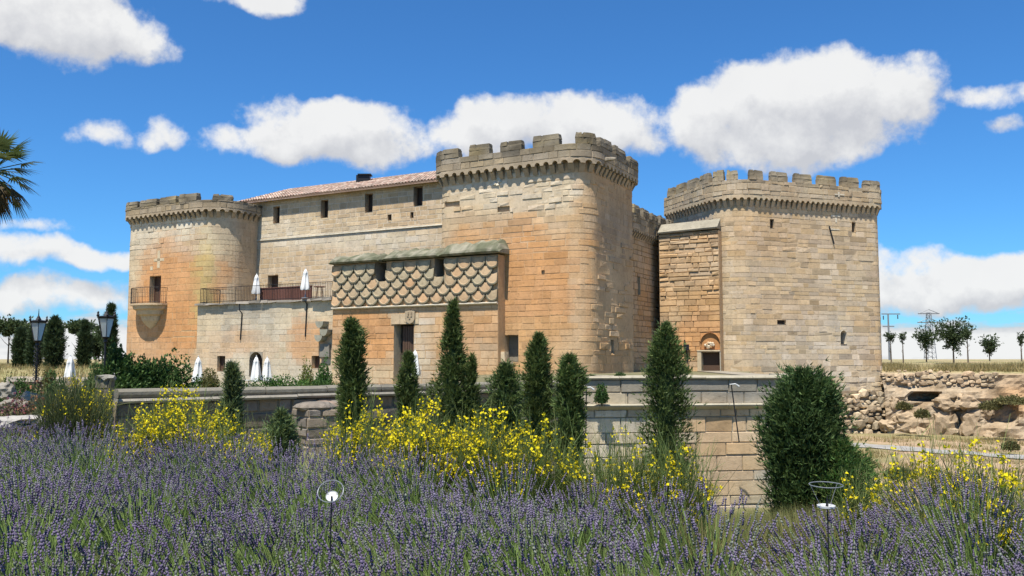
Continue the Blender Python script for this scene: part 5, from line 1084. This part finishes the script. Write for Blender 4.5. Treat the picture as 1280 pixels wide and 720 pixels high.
# ---- lavender
def lavender():
    L = []; pl = []
    y = 1.5
    while y < 14.4:
        x = -.66 * y - 1.0 + random.uniform(0, .5)
        while x < .66 * y + 1.0:
            px_, py_ = x + random.uniform(-.26, .26), y + random.uniform(-.24, .24)
            if py_ < bed_edge(px_, py_): pl.append((px_, py_))
            x += .84
        y += .72
    pl = np.array(pl); ns = 180; N = len(pl) * ns; c = np.repeat(pl, ns, 0); vig = np.repeat(rng.uniform(.8, 1.18, len(pl)) * (1 - .018 * pl[:, 0]) * (1 + .16 * np.array([nz(q[0], q[1], 2, .45) for q in pl])), ns); dist = c[:, 1]
    a = rng.uniform(0, 2 * np.pi, N); th = np.sqrt(rng.random(N)) * 1.05; Ln = .62 * vig * rng.uniform(.78, 1.1, N)
    b = np.stack([c[:, 0] + .16 * rng.random(N) * np.cos(a), c[:, 1] + .16 * rng.random(N) * np.sin(a), np.array([gz(*q) for q in pl]).repeat(ns) + .02], 1)
    wind = np.array([-.42, 0, 0]); d = unit(np.stack([np.sin(th) * np.cos(a), np.sin(th) * np.sin(a), np.cos(th)], 1) + wind + rng.normal(0, .05, (N, 3)))
    d2 = unit(d + [0, 0, .35] + rng.normal(0, .06, (N, 3)))
    mid = b + d * (Ln * .55)[:, None]; top = mid + d2 * (Ln * .45)[:, None]
    def strip(A, B, w0, w1, C):
        m = len(A); s = unit(np.cross(B - A, unit(rng.normal(size=(m, 3))))); V = np.stack([A - s * w0, A + s * w0, B + s * w1, B - s * w1], 1).reshape(-1, 3); q = np.arange(m)[:, None] * 4; return V, np.concatenate([q + [0, 1, 2], q + [0, 2, 3]], 1).reshape(-1, 3), np.repeat(C, 4, 0)
    Cs = shade_col(N, (.14, .215, .05), .3, (.24, .29, .10), .35); L += [strip(b, mid, .0024, .002, Cs), strip(mid, top, .002, .0015, Cs)]
    # flower spikes: whorls of small buds
    hl = rng.uniform(.05, .105, N); k = 5; pc = np.repeat(np.clip(.5 + 1.1 * np.array([[nz(q[0], q[1], 5, .5)] for q in pl]) + rng.uniform(-.3, .3, (len(pl), 1)), 0, 1), ns, 0); base = np.array([.155, .12, .195]) * (1 - pc) + np.array([.225, .19, .258]) * pc
    spk = rng.uniform(.7, 1.3, (N, 1)); grs = rng.random((N, 1))
    for lev in range(5):
        keep = np.ones(N, bool) if lev < 4 else dist < 8; i_ = np.where(keep)[0]; m = len(i_); f = (lev + .5) / 5; cen = top[i_] + d2[i_] * (hl[i_] * (f - .15))[:, None]; r = (.0082 - .0034 * f) * rng.uniform(.75, 1.25, m) * (1.1 if lev else .85); hh = hl[i_] * .15
        s = unit(np.cross(d2[i_], unit(rng.normal(size=(m, 3))))); t_ = np.cross(d2[i_], s); ring = [cen + (s * math.cos(6.2832 * j / k) + t_ * math.sin(6.2832 * j / k)) * (r * rng.uniform(.7, 1.25, m))[:, None] + d2[i_] * (hh * rng.uniform(-.35, .35, m))[:, None] for j in range(k)]
        V = np.stack([cen - d2[i_] * hh[:, None]] + ring + [cen + d2[i_] * hh[:, None]], 1).reshape(-1, 3); q = np.arange(m)[:, None] * (k + 2); Fc = np.concatenate([np.concatenate([q + [0, 1 + (j + 1) % k, 1 + j], q + [k + 1, 1 + j, 1 + (j + 1) % k]], 1) for j in range(k)], 1).reshape(-1, 3)
        cc = base[i_] * spk[i_] * rng.uniform(.85, 1.15, (m, 1)); gr = (rng.random((m, 1)) < .1) | (grs[i_] < .16); cc = np.where(gr, np.array([.20, .21, .17]) * rng.uniform(.7, 1.3, (m, 1)), cc); L.append((V, Fc, np.repeat(cc, k + 2, 0)))
    nl = 280; M = len(pl) * nl; c = np.repeat(pl, nl, 0); a = rng.uniform(0, 2 * np.pi, M); r = .36 * np.sqrt(rng.random(M)); zb = np.array([gz(*q) for q in pl]).repeat(nl)
    P0 = np.stack([c[:, 0] + r * np.cos(a), c[:, 1] + r * np.sin(a), zb + rng.uniform(.0, .16, M)], 1); D0_ = np.stack([np.cos(a) * .5, np.sin(a) * .5, np.full(M, .9)], 1) + wind + rng.normal(0, .25, (M, 3)); L.append(blades(P0, D0_, rng.uniform(.12, .32, M), rng.uniform(.0025, .005, M), shade_col(M, (.09, .13, .05), .3, (.17, .2, .11), .4)))
    V, Fa, C = join(L); print('lavender', len(pl), len(Fa)); o = npmesh('lavender', V, Fa, C, mat_leaf('lavender', .22, .75, .1), kind='stuff'); tag(o, 'purple lavender bed filling the whole foreground', 'lavender')
lavender()
# ---- dry grass on the field edges and bank
def grass(name, lab, pts, h, col, alt, wd=.03):
    P = np.array(pts); n = len(P); V, Fa, C = blades(P, np.stack([rng.normal(0, .25, n), rng.normal(0, .25, n), np.ones(n)], 1), h * rng.uniform(.5, 1.3, n), wd * rng.uniform(.6, 1.4, n), shade_col(n, col, .25, alt, .5)); tag(npmesh(name, V, Fa, C, LEAF, kind='stuff'), lab, 'grass')
pts = []
while len(pts) < 16000:
    q = random.uniform(0, 14); o = -abs(random.gauss(0, 3.5)) - 1.1; p = BK.at(q, o)
    if p.y < 90: pts.append((p.x, p.y, max(gz(p.x, p.y), .72) + (0 if o < -2.6 else .1)))
grass('dry_grass', 'dry golden grass along the top of the eroded bank', pts, .42, (.38, .29, .13), (.20, .19, .07), .04)
pts = []
for _ in range(14000): y = random.uniform(64, 100); x = random.uniform(-.66, -.40) * y; pts.append((x, y, gz(x, y)))
grass('dry_grass', 'dry golden field grass beyond the left garden', pts, .4, (.40, .30, .14), (.24, .23, .09), .05)
pts = []
for _ in range(26000): y = 7.5 + 24 * random.random() ** 1.6; x = random.uniform(.14, .62) * y; pts.append((x, y, gz(x, y))) if y > bed_edge(x, y) + .2 else None
grass('meadow_grass', 'thin green and straw grass on the near moat slope', pts, .42, (.15, .17, .05), (.34, .28, .12), .01)
pts = []
while len(pts) < 9000:
    y = random.uniform(26, 57); x = random.uniform(.30, .60) * y
    if y < wall_y(x) - 2 and fbm(x, y, 4, .3, 3) > .05 and min((Vector((x, y)) - Vector(q)).length for q in pp) > 2.4: pts.append((x, y, gz(x, y)))
grass('straw_grass', 'patches of dry straw grass on the moat floor', pts, .3, (.27, .22, .09), (.38, .30, .14), .03)
